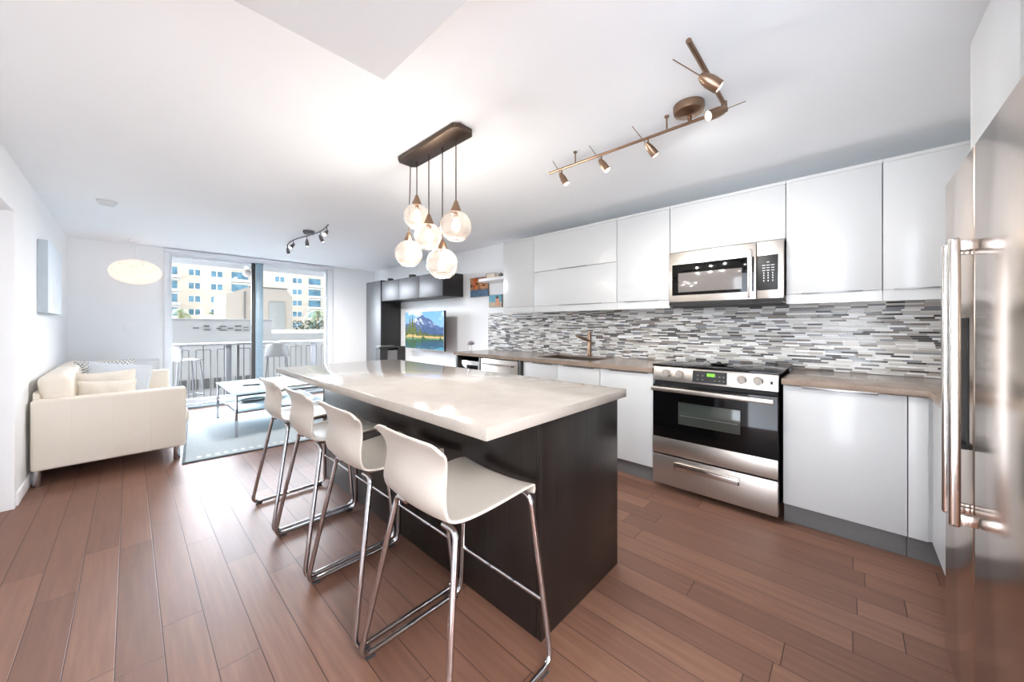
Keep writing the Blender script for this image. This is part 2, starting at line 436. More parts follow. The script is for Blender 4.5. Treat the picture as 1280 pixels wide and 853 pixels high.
class T:
    """a thing: an Empty at its base with its parts as children; shapes are given in room coordinates"""
    def __init__(s, name, label, cat, loc, group=None):
        e = bpy.data.objects.new(name, None); COL.objects.link(e); e.location = loc; e.empty_display_size = 0.1
        e['label'] = label; e['category'] = cat
        if group: e['group'] = group
        s.e = e; s.loc = tuple(loc)
    def part(s, name, b, material, under=None, label=None, smooth=35):
        o = mesh_obj(name, b, material, under or s.e, s.loc, smooth)
        if label: o['label'] = label
        return o

def one(name, b, material, label, cat, group=None, kind=None, loc=(0, 0, 0), smooth=35):
    o = mesh_obj(name, b, material, None, loc, smooth); o.location = loc
    o['label'] = label; o['category'] = cat
    if group: o['group'] = group
    if kind: o['kind'] = kind
    return o
def struct(name, b, material, label, cat, smooth=35):
    return one(name, b, material, label, cat, kind='structure', smooth=smooth)

def copy_thing(root, loc, rotz, label, group=None):
    r = root.copy(); COL.objects.link(r); r.location = loc; r.rotation_euler = (0, 0, rotz); r['label'] = label
    if group: r['group'] = group
    for ch in list(root.children):
        c = ch.copy(); COL.objects.link(c); c.parent = r
        for g in ch.children:
            d = g.copy(); COL.objects.link(d); d.parent = c
    return r

def picture(name, fn, nx, ny, P00, PU, PV, material, parent=None, loc=(0, 0, 0)):
    """flat picture: origin P00 (lower left as seen), PU along its width, PV along its height"""
    u, v = np.meshgrid((np.arange(nx + 1)) / nx, (np.arange(ny + 1)) / ny)
    col = fn(u, v)
    P00, PU, PV = np.array(P00, float) - np.array(loc), np.array(PU, float), np.array(PV, float)
    co = P00 + u[..., None] * PU + v[..., None] * PV
    idx = np.arange((nx + 1) * (ny + 1)).reshape(ny + 1, nx + 1)
    f = np.stack([idx[:-1, :-1], idx[:-1, 1:], idx[1:, 1:], idx[1:, :-1]], -1).reshape(-1, 4)
    me = bpy.data.meshes.new(name); me.from_pydata(co.reshape(-1, 3).tolist(), [], f.tolist())
    a = me.color_attributes.new('picture', 'FLOAT_COLOR', 'POINT')
    c = np.clip(col, 0, 1)
    c = np.where(c <= 0.04045, c / 12.92, ((c + 0.055) / 1.055) ** 2.4)
    c4 = np.concatenate([c, np.ones(c.shape[:2] + (1,))], -1).astype(np.float32)
    a.data.foreach_set('color', c4.reshape(-1))
    me.materials.append(MATS[material])
    o = bpy.data.objects.new(name, me); COL.objects.link(o)
    if parent: o.parent = parent
    return o

def vnoise(u, v, seed, octs=4):
    rng = np.random.RandomState(seed); out = np.zeros_like(u); amp = 1; tot = 0; f = 1
    for _ in range(octs):
        g = rng.rand(70, 70); x = (u * f) % 64; y = (v * f) % 64
        xi = np.floor(x).astype(int); yi = np.floor(y).astype(int); xf = x - xi; yf = y - yi
        xf = xf * xf * (3 - 2 * xf); yf = yf * yf * (3 - 2 * yf)
        out += amp * ((g[yi, xi] * (1 - xf) + g[yi, xi + 1] * xf) * (1 - yf) + (g[yi + 1, xi] * (1 - xf) + g[yi + 1, xi + 1] * xf) * yf)
        tot += amp; amp *= 0.5; f *= 2
    return out / tot

# ------------------------------------------------------------------ the room
CEIL = 2.35; XR = 3.45; XL = -0.535; YF = 7.15; YK = -0.95; YB = -4.2
struct('floor', B().box(XL - 0.15, XR + 0.1, YB - 0.1, YF + 0.12, -0.12, 0.0), 'floor', 'brown wood-look plank floor', 'floor')
struct('ceiling', B().box(XL - 0.15, XR + 0.1, YB - 0.1, YF + 0.15, CEIL, CEIL + 0.15), 'ceiling_paint', 'smooth white ceiling over the whole room', 'ceiling')
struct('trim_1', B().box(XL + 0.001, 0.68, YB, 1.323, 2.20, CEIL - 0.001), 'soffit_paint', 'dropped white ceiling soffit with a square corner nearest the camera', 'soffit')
wl_ = B()
wl_.box(XL - 0.15, XL, 4.15, YF, 0, CEIL).box(XL - 0.15, XL, 3.2, 4.15, 2.05, CEIL).box(XL - 0.15, XL, 0.3, 3.2, 0, CEIL)
struct('wall_left', wl_, 'wall_paint', 'white wall on the left with a doorway and the blue canvas', 'wall')
d1 = struct('door_1', B().box(XL - 0.13, XL - 0.09, 3.24, 4.11, 0.005, 2.01), 'trim_paint', 'white door set back in the left wall', 'door')
jb = B().box(XL - 0.149, XL + 0.004, 4.105, 4.149, 0, 2.049).box(XL - 0.149, XL + 0.004, 3.201, 3.24, 0, 2.049).box(XL - 0.149, XL + 0.004, 3.24, 4.105, 2.012, 2.049)
mesh_obj('door_frame', jb, 'trim_paint', d1)
hb = B().cyl((XL - 0.09, 3.32, 1.0), (XL - 0.04, 3.32, 1.0), 0.012).cyl((XL - 0.045, 3.31, 1.0), (XL - 0.045, 3.43, 1.0), 0.009)
mesh_obj('door_handle', hb, 'chrome', d1)
struct('baseboard_left', B().box(XL, XL + 0.012, 4.16, YF - 0.02, 0, 0.09, 0.003), 'trim_paint', 'white baseboard along the left wall', 'baseboard')
DX0, DX1, DZ1 = 0.337, 2.629, 2.325
wf = B()
wf.box(XL - 0.15, DX0, YF, YF + 0.12, 0, CEIL).box(DX1, XR + 0.1, YF, YF + 0.12, 0, CEIL).box(DX0, DX1, YF, YF + 0.12, DZ1, CEIL)
struct('wall_far', wf, 'wall_paint', 'white end wall around the balcony sliding door', 'wall')
struct('wall_right', B().box(XR, XR + 0.1, YK - 0.1, YF, 0, CEIL), 'wall_paint', 'white wall behind the kitchen and the television', 'wall')
struct('wall_kitchen', B().box(1.02, XR, YK - 0.1, YK, 0, CEIL), 'wall_paint', 'white wall closing the kitchen behind the refrigerator', 'wall')
struct('wall_hall', B().box(0.90, 1.02, YB, -0.22, 0, CEIL), 'wall_paint', 'white wall beside the refrigerator', 'wall')
struct('wall_back', B().box(XL - 0.15, 1.02, YB - 0.1, YB, 0, CEIL), 'wall_paint', 'white wall at the near end of the hall', 'wall')
struct('backsplash', B().box(XR - 0.012, XR - 0.001, YK + 0.001, 3.681, 0.912, 1.41), 'tile', 'grey and white linear mosaic tile backsplash', 'backsplash')

# sliding door to the balcony
w1 = struct('window_1', B().box(DX0, DX0 + 0.055, YF - 0.025, YF + 0.12, 0.0, DZ1).box(DX1 - 0.085, DX1, YF - 0.025, YF + 0.12, 0.0, DZ1)
            .box(DX0 + 0.055, DX1 - 0.085, YF - 0.03, YF + 0.12, DZ1 - 0.045, DZ1).box(DX0 + 0.055, DX1 - 0.085, YF - 0.02, YF + 0.12, 0.0, 0.045),
            'alu_white', 'white framed sliding glass door to the balcony', 'sliding door')
mesh_obj('track', B().box(DX0 + 0.055, DX1 - 0.085, YF - 0.05, YF - 0.022, 0.0, 0.03, 0.003).box(DX0 + 0.055, DX1 - 0.085, YF + 0.01, YF + 0.022, 0.045, 0.06), 'alu_blue', w1)
mesh_obj('curtain_rail', B().box(DX0 - 0.01, DX1 + 0.01, YF - 0.085, YF - 0.032, DZ1 - 0.035, DZ1 + 0.015, 0.004), 'alu_white', w1)
def sash(x0, x1, y0, y1, wl0, wr0, ml, mr_):
    f = B().box(x0, x0 + wl0, y0, y1, 0.062, DZ1 - 0.047, 0.003).box(x0 + wl0, x1 - wr0, y0, y1, DZ1 - 0.087, DZ1 - 0.047, 0.003).box(x0 + wl0, x1 - wr0, y0, y1, 0.062, 0.13, 0.003)
    s = mesh_obj('sash', f, ml, w1)
    mesh_obj('stile', B().box(x1 - wr0, x1, y0, y1, 0.062, DZ1 - 0.047, 0.003) if wr0 else B(), mr_, s)
    ym = (y0 + y1) / 2
    mesh_obj('pane', B().box(x0 + wl0 - 0.01, x1 - wr0 + 0.01, ym - 0.003, ym + 0.003, 0.12, DZ1 - 0.08), 'clear_glass', s)
    return s
sash(DX0 + 0.057, 1.437, YF + 0.065, YF + 0.105, 0.03, 0.055, 'alu_white', 'alu_dark')
s2 = sash(1.435, DX1 - 0.087, YF + 0.015, YF + 0.055, 0.10, 0.035, 'alu_blue', 'alu_white')
# the right sash is pale apart from its meeting stile
mesh_obj('sash_cover', B().box(1.536, DX1 - 0.123, YF + 0.008, YF + 0.0145, DZ1 - 0.087, DZ1 - 0.047), 'alu_white', s2)
# vertical profiles of the frame beside the glass
mesh_obj('side_profile', B().box(DX1 - 0.125, DX1 - 0.106, YF - 0.02, YF + 0.008, 0.045, DZ1 - 0.047, 0.003).box(DX1 + 0.002, DX1 + 0.018, YF - 0.014, YF - 0.001, 0.0, DZ1, 0.003), 'alu_white', w1)

# wall switch
sw = T('light_switch', 'small white wall switch plate left of the balcony door', 'switch', (0.0, YF, 1.21))
sw.part('plate', B().box(-0.058, 0.058, YF - 0.008, YF - 0.0005, 1.15, 1.27, 0.003), 'trim_paint')
for x in (-0.026, 0.026): sw.part('rocker', B().box(x - 0.017, x + 0.017, YF - 0.013, YF - 0.0085, 1.18, 1.24, 0.002), 'trim_paint')

# ------------------------------------------------------------------ island
isl = T('kitchen_island', 'black-brown wood island base under the pale stone top', 'island', (1.42, 2.0, 0))
isl.part('front_panel', B().box(1.10, 1.125, 0.90, 3.16, 0.0, 0.868, 0.0015), 'black_wood')
isl.part('end_panel', B().box(1.10, 1.736, 0.875, 0.8985, 0.0, 0.868, 0.0015), 'black_wood')
isl.part('end_panel', B().box(1.10, 1.736, 3.1615, 3.185, 0.0, 0.868, 0.0015), 'black_wood')
isl.part('cabinet_body', B().box(1.127, 1.71, 0.90, 3.16, 0.10, 0.868).box(1.127, 1.66, 0.90, 3.16, 0.0, 0.10), 'black_wood')
for k in range(4):
    y0 = 0.902 + k * 0.5645
    d = isl.part('door', B().box(1.712, 1.734, y0, y0 + 0.56, 0.11, 0.865, 0.0015), 'black_wood')
    isl.part('handle', B().box(1.734, 1.75, y0 + 0.2, y0 + 0.36, 0.845, 0.862, 0.002), 'pull_metal', under=d)
one('island_worktop', B().box(0.775, 1.765, 0.838, 3.23, 0.869, 0.911, 0.004), 'island_stone', 'pale beige polished stone slab on the black kitchen island', 'worktop')

# ------------------------------------------------------------------ bar stools
def stool_shell():
    prof = [(.217, .600, .196), (.217, .617, .200), (.205, .630, .203), (.181, .635, .206), (.126, .633, .207), (.046, .627, .204), (-.034, .621, .199), (-.104, .620, .194),
            (-.152, .627, .190), (-.182, .647, .188), (-.201, .680, .188), (-.208, .718, .185), (-.204, .760, .178), (-.198, .800, .178), (-.200, .835, .188), (-.211, .866, .200), (-.225, .888, .204)]
    t = bmesh.new(); NV = 18; rows = []
    for i, (x, z, w) in enumerate(prof):
        k = min(1, max(0, (i - 8) / 4)); row = []
        for j in range(NV + 1):
            s = -1 + 2 * j / NV
            e = abs(s) ** 2.2
            ws_ = w
            zz = z + (1 - k) * 0.016 * e - (0.020 if i == len(prof) - 1 else 0.008 if i == len(prof) - 2 else 0) * max(0, (abs(s) - .72) / .28) ** 2
            xx = x + k * (0.030 - 0.020 * max(0, i - 11) / 5) * e - (0.010 * e if i < 2 else 0)
            row.append(t.verts.new((xx, s * ws_, zz)))
        rows.append(row)
    for a, b in zip(rows, rows[1:]):
        for j in range(NV): t.faces.new((a[j], a[j + 1], b[j + 1], b[j]))
    bmesh.ops.recalc_face_normals(t, faces=t.faces[:])
    return t
def make_stool(label, group):
    s = T('bar_stool', label, 'stool', (0, 0, 0), group)
    sh = s.part('seat_shell', stool_shell(), 'stool_plastic', smooth=60)
    m = sh.modifiers.new('thickness', 'SOLIDIFY'); m.thickness = 0.011; m.offset = 1.0
    m = sh.modifiers.new('round', 'BEVEL'); m.width = 0.004; m.segments = 2; m.limit_method = 'ANGLE'
    m = sh.modifiers.new('smooth', 'SUBSURF'); m.levels = 1; m.render_levels = 1
    for sg in (1, -1):
        loop = [(-.135, sg * .11, .610), (-.135, sg * .174, .612), (-.24, sg * .258, .018), (.232, sg * .258, .018), (.200, sg * .186, .612), (.200, sg * .11, .616)]
        s.part('side_frame', B().tube(fillet(loop, 0.05, 6), 0.0105, 10), 'chrome', smooth=60)
        for x in (-.20, .19):
            s.part('foot_glide', B().box(x - .018, x + .018, sg * .258 - .009, sg * .258 + .009, 0.0, 0.009, 0.002), 'glide_plastic')
    s.part('footrest', B().tube([(.2205, -.226, .235), (.2205, .226, .235)], 0.009, 10), 'chrome')
    for y in (-.11, .11): s.part('seat_support', B().tube([(-.135, y, .610), (.200, y, .616)], 0.009, 8), 'chrome')
    return s.e
st0 = make_stool('white plastic bar stool with chrome sled legs, nearest the camera and the island corner', 'white bar stools along the island')
st0.location = (0.815, 1.045, 0)
for y, lb in ((1.61, 'white plastic bar stool with chrome sled legs, second from the near end of the island'),
              (2.17, 'white plastic bar stool with chrome sled legs, third from the near end of the island'),
              (2.73, 'white plastic bar stool with chrome sled legs, farthest from the camera, next to the rug')):
    copy_thing(st0, (0.815, y, 0), 0, lb)

# ------------------------------------------------------------------ kitchen base units
CX0 = 2.785
def base_cabinet(y0, y1, doors, label, pulls, x0=CX0, xb=XR - 0.005):
    t = T('base_cabinet', label, 'cabinet', (3.1, (y0 + y1) / 2, 0), 'white base cabinets along the kitchen wall')
    c = B().box(x0 + 0.02, xb, y0, y0 + 0.016, 0.13, 0.872).box(x0 + 0.02, xb, y1 - 0.016, y1, 0.13, 0.872).box(x0 + 0.02, xb, y0 + 0.016, y1 - 0.016, 0.13, 0.148)
    c.box(xb - 0.01, xb, y0 + 0.016, y1 - 0.016, 0.148, 0.872)
    t.part('carcass', c, 'carcass_white')
    t.part('plinth', B().box(2.85, 2.868, y0, y1, 0.0, 0.129), 'plinth_grey', label='grey recessed plinth')
    for (a, b), (p0, p1) in zip(doors, pulls):
        d = t.part('door', B().box(x0, x0 + 0.019, a + 0.0015, b - 0.0015, 0.133, 0.868, 0.0012), 'gloss_white')
        if p1 > p0: t.part('handle', B().box(x0 - 0.006, x0 - 0.0005, p0, p1, 0.858, 0.8675, 0.001).box(x0 - 0.0005, x0 + 0.004, p0, p1, 0.868, 0.8705), 'pull_metal', under=d, label='slim metal edge pull')
    return t
base_cabinet(-0.2275, 0.296, [(-0.2275, 0.296)], 'white gloss base cabinet with one wide door right of the range', [(-0.12, 0.203)])
base_cabinet(1.105, 1.566, [(1.105, 1.566)], 'white gloss base cabinet with one door left of the range', [(1.149, 1.477)])
base_cabinet(1.569, 2.452, [(1.569, 2.016), (2.016, 2.452)], 'white gloss two-door base cabinet under the sink', [(1.63, 1.952), (2.082, 2.333)])
fl = T('base_cabinet', 'white gloss corner base cabinet returning toward the refrigerator', 'cabinet', (2.4, -0.6, 0), 'white base cabinets along the kitchen wall')
fl.part('filler_panel', B().box(CX0, CX0 + 0.019, -0.30, -0.2305, 0.133, 0.868, 0.0012), 'gloss_white')
fl.part('door', B().box(2.0, 2.783, -0.332, -0.313, 0.133, 0.868, 0.0012), 'gloss_white')
fl.part('carcass', B().box(2.0, 2.80, YK + 0.005, -0.334, 0.13, 0.872).box(2.806, XR - 0.006, YK + 0.005, -0.2305, 0.13, 0.872), 'carcass_white')
fl.part('plinth', B().box(2.0, 2.868, -0.41, -0.392, 0.0, 0.129).box(2.85, 2.868, -0.391, -0.2305, 0.0, 0.129), 'plinth_grey', label='grey recessed plinth')

def slab(poly, z0, z1): return B().prism(poly, 'z', z0, z1, 0.003)
one('kitchen_worktop', slab([(2.0, YK + 0.002), (XR - 0.014, YK + 0.002), (XR - 0.014, 0.302), (2.76, 0.302), (2.76, -0.297), (2.0, -0.297)], 0.874, 0.910), 'counter_stone',
    'taupe stone worktop in the corner right of the range', 'worktop')
SX0, SX1, SY0, SY1 = 2.93, 3.335, 1.72, 2.40
cw = B().box(2.76, SX0, 1.10, 3.584, 0.874, 0.910, 0.0).box(SX1, XR - 0.014, 1.10, 3.584, 0.874, 0.910).box(SX0, SX1, 1.10, SY0, 0.874, 0.910).box(SX0, SX1, SY1, 3.584, 0.874, 0.910)
bmesh.ops.remove_doubles(cw.bm, verts=cw.bm.verts, dist=0.0005)
one('kitchen_worktop', cw, 'counter_stone', 'long taupe stone worktop left of the range, with the sink cut in', 'worktop')
sk = T('sink', 'rectangular undermount sink in the long worktop', 'sink', ((SX0 + SX1) / 2, (SY0 + SY1) / 2, 0.68))
sb = B()
sb.box(SX0 + 0.002, SX0 + 0.008, SY0 + 0.002, SY1 - 0.002, 0.70, 0.900).box(SX1 - 0.008, SX1 - 0.002, SY0 + 0.002, SY1 - 0.002, 0.70, 0.900)
sb.box(SX0 + 0.008, SX1 - 0.008, SY0 + 0.002, SY0 + 0.008, 0.70, 0.900).box(SX0 + 0.008, SX1 - 0.008, SY1 - 0.008, SY1 - 0.002, 0.70, 0.900)
sb.box(SX0 + 0.002, SX1 - 0.002, SY0 + 0.002, SY1 - 0.002, 0.694, 0.70)
sk.part('basin', sb, 'sink_steel')
sk.part('drain', B().lathe([(0.0, 0), (0.045, 0), (0.045, 0.004), (0.03, 0.004), (0.0, 0.003)], (3.13, 2.06, 0.70), cap=False), 'chrome')
fc = T('faucet', 'brushed metal single-lever faucet behind the sink', 'faucet', (3.385, 2.03, 0.91))
fx, fy = 3.385, 2.03
fc.part('body', B().lathe([(0.028, 0), (0.028, 0.006), (0.021, 0.010), (0.021, 0.225), (0.019, 0.228)], (fx, fy, 0.9105)), 'bronze')
fc.part('spout', B().cyl((fx - 0.012, fy, 1.075), (fx - 0.235, fy, 1.130), 0.0155, 0.0155, 16), 'bronze')
fc.part('lever', B().cyl((fx, fy, 1.1385), (fx, fy, 1.170), 0.021, 0.021, 16).cyl((fx, fy, 1.158), (fx + 0.02, fy - 0.028, 1.166), 0.005, 0.004, 8), 'bronze')

# dishwasher and the small appliance at the worktop's end
dw = T('dishwasher', 'stainless dishwasher front under the worktop beside the sink cabinet', 'dishwasher', (3.1, 2.8, 0))
dw.part('body', B().box(2.806, XR - 0.006, 2.505, 3.085, 0.10, 0.868), 'dark_gap')
dw.part('door', B().box(2.772, 2.804, 2.515, 3.085, 0.135, 0.862, 0.003), 'steel')
hnd = B().tube(fillet([(2.772, 2.57, 0.808), (2.742, 2.57, 0.808), (2.742, 3.03, 0.808), (2.772, 3.03, 0.808)], 0.012), 0.009, 10)
dw.part('handle', hnd, 'steel_bright')
dw.part('plinth', B().box(2.85, 2.868, 2.505, 3.085, 0.0, 0.099), 'plinth_grey')
for a, b, lb in ((2.457, 2.50, 'black upright side panel between the dishwasher and the white sink cabinet'), (3.09, 3.125, 'black upright side panel between the dishwasher and the small framed appliance'), (3.515, 3.56, 'black upright side panel at the far left end of the long worktop')):
    one('partition_board', B().box(2.772, XR - 0.006, a, b, 0.0, 0.870, 0.001), 'tv_unit_black', lb, 'panel', 'black side panels under the worktop', 'thing')
ap = T('undercounter_appliance', 'pale framed undercounter appliance with a dark window at the worktop end', 'appliance', (3.1, 3.32, 0))
ap.part('body', B().box(2.85, XR - 0.006, 3.13, 3.51, 0.0, 0.80), 'black_plastic')
apd = ap.part('door', B().box(2.80, 2.847, 3.135, 3.505, 0.08, 0.815, 0.004), 'steel_bright')
ap.part('window', B().box(2.794, 2.7995, 3.175, 3.465, 0.20, 0.765, 0.002), 'black_glass', under=apd)

# range
rg = T('range_oven', 'stainless slide-in electric range with a black glass oven door', 'oven', (3.05, 0.70, 0))
RY0, RY1 = 0.315, 1.092
rg.part('body', B().box(2.80, XR - 0.016, RY0 + 0.012, RY1 - 0.012, 0.06, 0.930).box(2.86, XR - 0.1, RY0 + 0.03, RY1 - 0.03, 0.0, 0.059), 'dark_gap')
ct = rg.part('cooktop', B().box(2.752, XR - 0.016, RY0 - 0.008, RY1 + 0.004, 0.931, 0.945, 0.003), 'black_glass')
for (x, y, r) in ((2.93, 0.90, .105), (2.93, 0.50, .085), (3.22, 0.90, .08), (3.22, 0.50, .105)):
    rg.part('burner_ring', B().lathe([(r, 0), (r, 0.0008), (r - 0.004, 0.0008), (r - 0.004, 0)], (x, y, 0.9452), 36, cap=False), 'plinth_grey', under=ct)
rg.part('control_panel', B().prism([(2.748, 0.826), (2.80, 0.826), (2.80, 0.930), (2.764, 0.930)], 'y', RY0, RY1, 0.002), 'steel', label='stainless control panel')
def panel_x(z): return 2.748 + (z - 0.826) / 0.104 * 0.016
for y in (0.995, 0.901, 0.510, 0.419):
    k = B(); z = 0.883; x = panel_x(z)
    k.cyl((x - 0.0005, y, z), (x - 0.006, y, z - 0.001), 0.030, 0.029, 24).cyl((x - 0.006, y, z - 0.001), (x - 0.026, y, z - 0.004), 0.026, 0.023, 24)
    k.box(x - 0.031, x - 0.024, y - 0.003, y + 0.003, z - 0.022, z + 0.018, 0.001)
    rg.part('knob', k, 'knob_metal')
dp = rg.part('display', B().prism([(panel_x(.838) - .003, .838), (panel_x(.838) + .002, .838), (panel_x(.918) + .002, .918), (panel_x(.918) - .003, .918)], 'y', 0.596, 0.811), 'black_plastic', label='black touch display')
gb = B()
for y in (0.776, 0.745, 0.668, 0.640, 0.615):
    for z in (0.858, 0.886):
        rg.part('key', B().box(panel_x(z) - .0044, panel_x(z) - .0036, y - .006, y + .006, z - .004, z + .004), 'plinth_grey', under=dp)
for y in (0.712, 0.700, 0.686, 0.674):
    z = 0.893; x = panel_x(z) - .004
    for dz in (-.010, 0, .010): gb.box(x - .0006, x, y - .004, y + .004, z + dz - .0014, z + dz + .0014)
    for dy in (-.004, .004): gb.box(x - .0006, x, y + dy - .0012, y + dy + .0012, z - .010, z + .010)
rg.part('clock_digits', gb, 'led_green', under=dp, label='green clock digits')
rg.part('indicator', B().box(panel_x(.878) - .002, panel_x(.878) + .004, .342, .356, .868, .888), 'black_plastic')
rg.part('vent_gap', B().box(2.775, 2.80, RY0 + 0.004, RY1 - 0.004, 0.795, 0.826), 'dark_gap')
od = rg.part('oven_door', B().box(2.744, 2.798, RY0, RY1, 0.282, 0.795, 0.004), 'black_glass', label='black glass oven door')
rg.part('door_trim', B().box(2.738, 2.7435, RY0, RY1, 0.282, 0.401, 0.001), 'steel', under=od, label='stainless strip at the foot of the door')
rg.part('oven_window', B().box(2.7385, 2.7435, 0.515, 0.905, 0.520, 0.680, 0.001), 'oven_window', under=od, label='oven window')
rg.part('rack', B().tube([(2.737, 0.53, 0.585), (2.737, 0.89, 0.585)], 0.0016, 6), 'plinth_grey', under=od)
hb = B().box(2.690, 2.716, RY0 + 0.018, RY1 - 0.004, 0.752, 0.784, 0.006).box(2.716, 2.744, RY0 + 0.03, RY0 + 0.06, 0.757, 0.779).box(2.716, 2.744, RY1 - 0.05, RY1 - 0.02, 0.757, 0.779)
rg.part('handle', hb, 'steel', under=od, label='stainless bar handle')
dr = rg.part('drawer', B().box(2.740, 2.798, RY0, RY1, 0.050, 0.270, 0.005), 'steel', label='stainless bottom drawer')
hh = B().box(2.704, 2.714, 0.515, 0.925, 0.196, 0.232, 0.003).box(2.704, 2.740, 0.515, 0.925, 0.232, 0.242, 0.003).box(2.704, 2.740, 0.515, 0.525, 0.196, 0.232, 0.002).box(2.704, 2.740, 0.915, 0.925, 0.196, 0.232, 0.002)
rg.part('handle', hh, 'steel_bright', under=dr)
one('spoon_rest', B().lathe([(0.0, 0.003), (0.035, 0.001), (0.05, 0.012), (0.053, 0.012), (0.038, -0.001), (0.0, 0.0)], (2.95, 0.69, 0.9465), 20, cap=False, scale=(0.8, 1.2, 1)).box(2.935, 2.965, 0.60, 0.655, 0.9575, 0.9655, 0.003).ball((2.95, 0.69, 0.958), 0.018, 2),
    'black_plastic', 'small black spoon rest on the glass cooktop', 'spoon rest')

# microwave
mw = T('microwave', 'stainless over-the-range microwave above the cooktop', 'microwave', (3.2, 0.69, 1.43))
MY0, MY1 = 0.318, 1.078
mw.part('body', B().box(3.075, XR - 0.016, MY0, MY1, 1.400, 1.832, 0.002), 'steel')
md = mw.part('door', B().box(3.040, 3.073, 0.476, MY1, 1.428, 1.830, 0.003), 'steel', label='stainless microwave door')
gl = mw.part('window_glass', B().box(3.0355, 3.0395, 0.487, 1.050, 1.482, 1.731, 0.001), 'black_glass', under=md, label='black door glass')
mw.part('window_mesh', B().box(3.0335, 3.0352, 0.561, 1.002, 1.506, 1.660, 0.0006), 'mw_window', under=md, label='grey mesh window')
mw.part('handle', B().box(2.995, 3.012, 0.492, 0.522, 1.435, 1.780, 0.005).box(3.012, 3.0395, 0.497, 0.517, 1.450, 1.475).box(3.012, 3.0395, 0.497, 0.517, 1.745, 1.770), 'steel_bright', under=md)
cp = mw.part('control_panel', B().box(3.040, 3.073, MY0, 0.472, 1.428, 1.830, 0.003), 'steel')
mw.part('key_pad', B().box(3.0365, 3.0395, 0.349, 0.470, 1.487, 1.731, 0.001), 'black_plastic', under=cp, label='black keypad')
def key(y, z, hw, hh): mw.part('key', B().box(3.0355, 3.0363, y - hw, y + hw, z - hh, z + hh), 'key_print', under=cp)
key(0.406, 1.6815, .008, .0025)
for z, hw in ((1.660, .010), (1.642, .009), (1.624, .009)):
    for y in (0.430, 0.405, 0.379): key(y, z, hw, .0025)
for z in (1.606, 1.589, 1.572, 1.552):
    for y in (0.430, 0.405, 0.379): key(y, z, .003, .005)
mw.part('vent_grille', B().box(3.05, XR - 0.05, MY0 + 0.01, MY1 - 0.01, 1.392, 1.3995).box(3.045, 3.073, MY0, MY1, 1.403, 1.4255), 'dark_gap')

# upper cabinets
UX = 3.08; UZ0, UZ1 = 1.452, 2.213
def upper(y0, y1, fronts, label, pulls, z0=UZ0, valance=True):
    t = T('wall_cabinet', label, 'cabinet', (3.27, (y0 + y1) / 2, z0), 'white gloss wall cabinets in the kitchen')
    t.part('carcass', B().box(UX + 0.021, XR - 0.014, y0 + 0.0005, y1 - 0.0005, z0, UZ1), 'carcass_white')
    t.part('cornice', B().box(UX + 0.004, XR - 0.014, y0 + 0.0005, y1 - 0.0005, UZ1 + 0.001, 2.235), 'gloss_white')
    if valance: t.part('valance', B().box(UX + 0.002, UX + 0.020, y0 + 0.0005, y1 - 0.0005, 1.386, z0 - 0.001), 'gloss_white')
    for (a, b), p in zip(fronts, pulls):
        d = t.part('door', B().box(UX, UX + 0.019, y0 + 0.0018, y1 - 0.0018, a + 0.0018, b - 0.0018, 0.0012), 'gloss_white')
        if p: t.part('handle', B().box(UX - 0.010, UX - 0.0003, p[0], p[1], a - 0.001, a + 0.005, 0.001), 'pull_metal', under=d, label='slim metal edge pull')
upper(2.558, 3.032, [(UZ0, UZ1)], 'white gloss wall cabinet at the far end next to the floating shelf', [None])
upper(1.560, 2.556, [(UZ0, 1.830), (1.830, UZ1)], 'wide white gloss wall cabinet with two stacked flap doors above the sink', [(1.715, 2.209), (1.882, 2.219)])
upper(1.084, 1.558, [(UZ0, UZ1)], 'white gloss wall cabinet just left of the microwave', [(1.171, 1.481)])
upper(0.312, 1.082, [(1.838, UZ1)], 'short white gloss wall cabinet above the microwave', [None], z0=1.838, valance=False)
upper(-0.150, 0.310, [(UZ0, UZ1)], 'white gloss wall cabinet just right of the microwave', [(-0.068, 0.227)])
upper(-0.590, -0.152, [(UZ0, UZ1)], 'white gloss wall cabinet in the corner near the refrigerator', [(-0.50, -0.196)])

# refrigerator
fr = T('refrigerator', 'tall stainless side-by-side refrigerator with bar handles', 'refrigerator', (1.52, -0.58, 0))
FX0, FX1, FS, FY = 1.06, 1.968, 1.572, -0.25
fr.part('body', B().box(FX0 + 0.004, FX1 - 0.004, YK + 0.02, FY - 0.075, 0.03, 1.735, 0.003), 'plinth_grey')
fr.part('grille', B().box(FX0 + 0.01, FX1 - 0.01, FY - 0.09, FY - 0.03, 0.0, 0.085, 0.003), 'plinth_grey')
dl = fr.part('door', B().box(FS + 0.003, FX1, FY - 0.07, FY, 0.10, 1.735, 0.008, 3), 'steel_fridge')
dr_ = fr.part('door', B().box(FX0, FS - 0.003, FY - 0.07, FY, 0.10, 1.735, 0.008, 3), 'steel_fridge')
for x, dd in ((1.615, dl), (1.520, dr_)):
    h = B().box(x - 0.011, x + 0.011, FY + 0.030, FY + 0.052, 0.70, 1.475, 0.006, 3)
    h.box(x - 0.009, x + 0.009, FY + 0.0004, FY + 0.032, 1.44, 1.468, 0.003).box(x - 0.009, x + 0.009, FY + 0.0004, FY + 0.032, 0.708, 0.736, 0.003)
    fr.part('handle', h, 'steel_bright', under=dd)
disp = B().box(1.63, 1.80, FY + 0.0004, FY + 0.004, 1.235, 1.262, 0.001).box(1.63, 1.638, FY + 0.0004, FY + 0.004, 0.89, 1.235).box(1.792, 1.80, FY + 0.0004, FY + 0.004, 0.89, 1.235).box(1.638, 1.792, FY + 0.0004, FY + 0.003, 0.90, 1.235).box(1.63, 1.80, FY + 0.0004, FY + 0.02, 0.885, 0.90, 0.002)
fr.part('dispenser', disp, 'dark_gap', under=dl, label='black water dispenser')
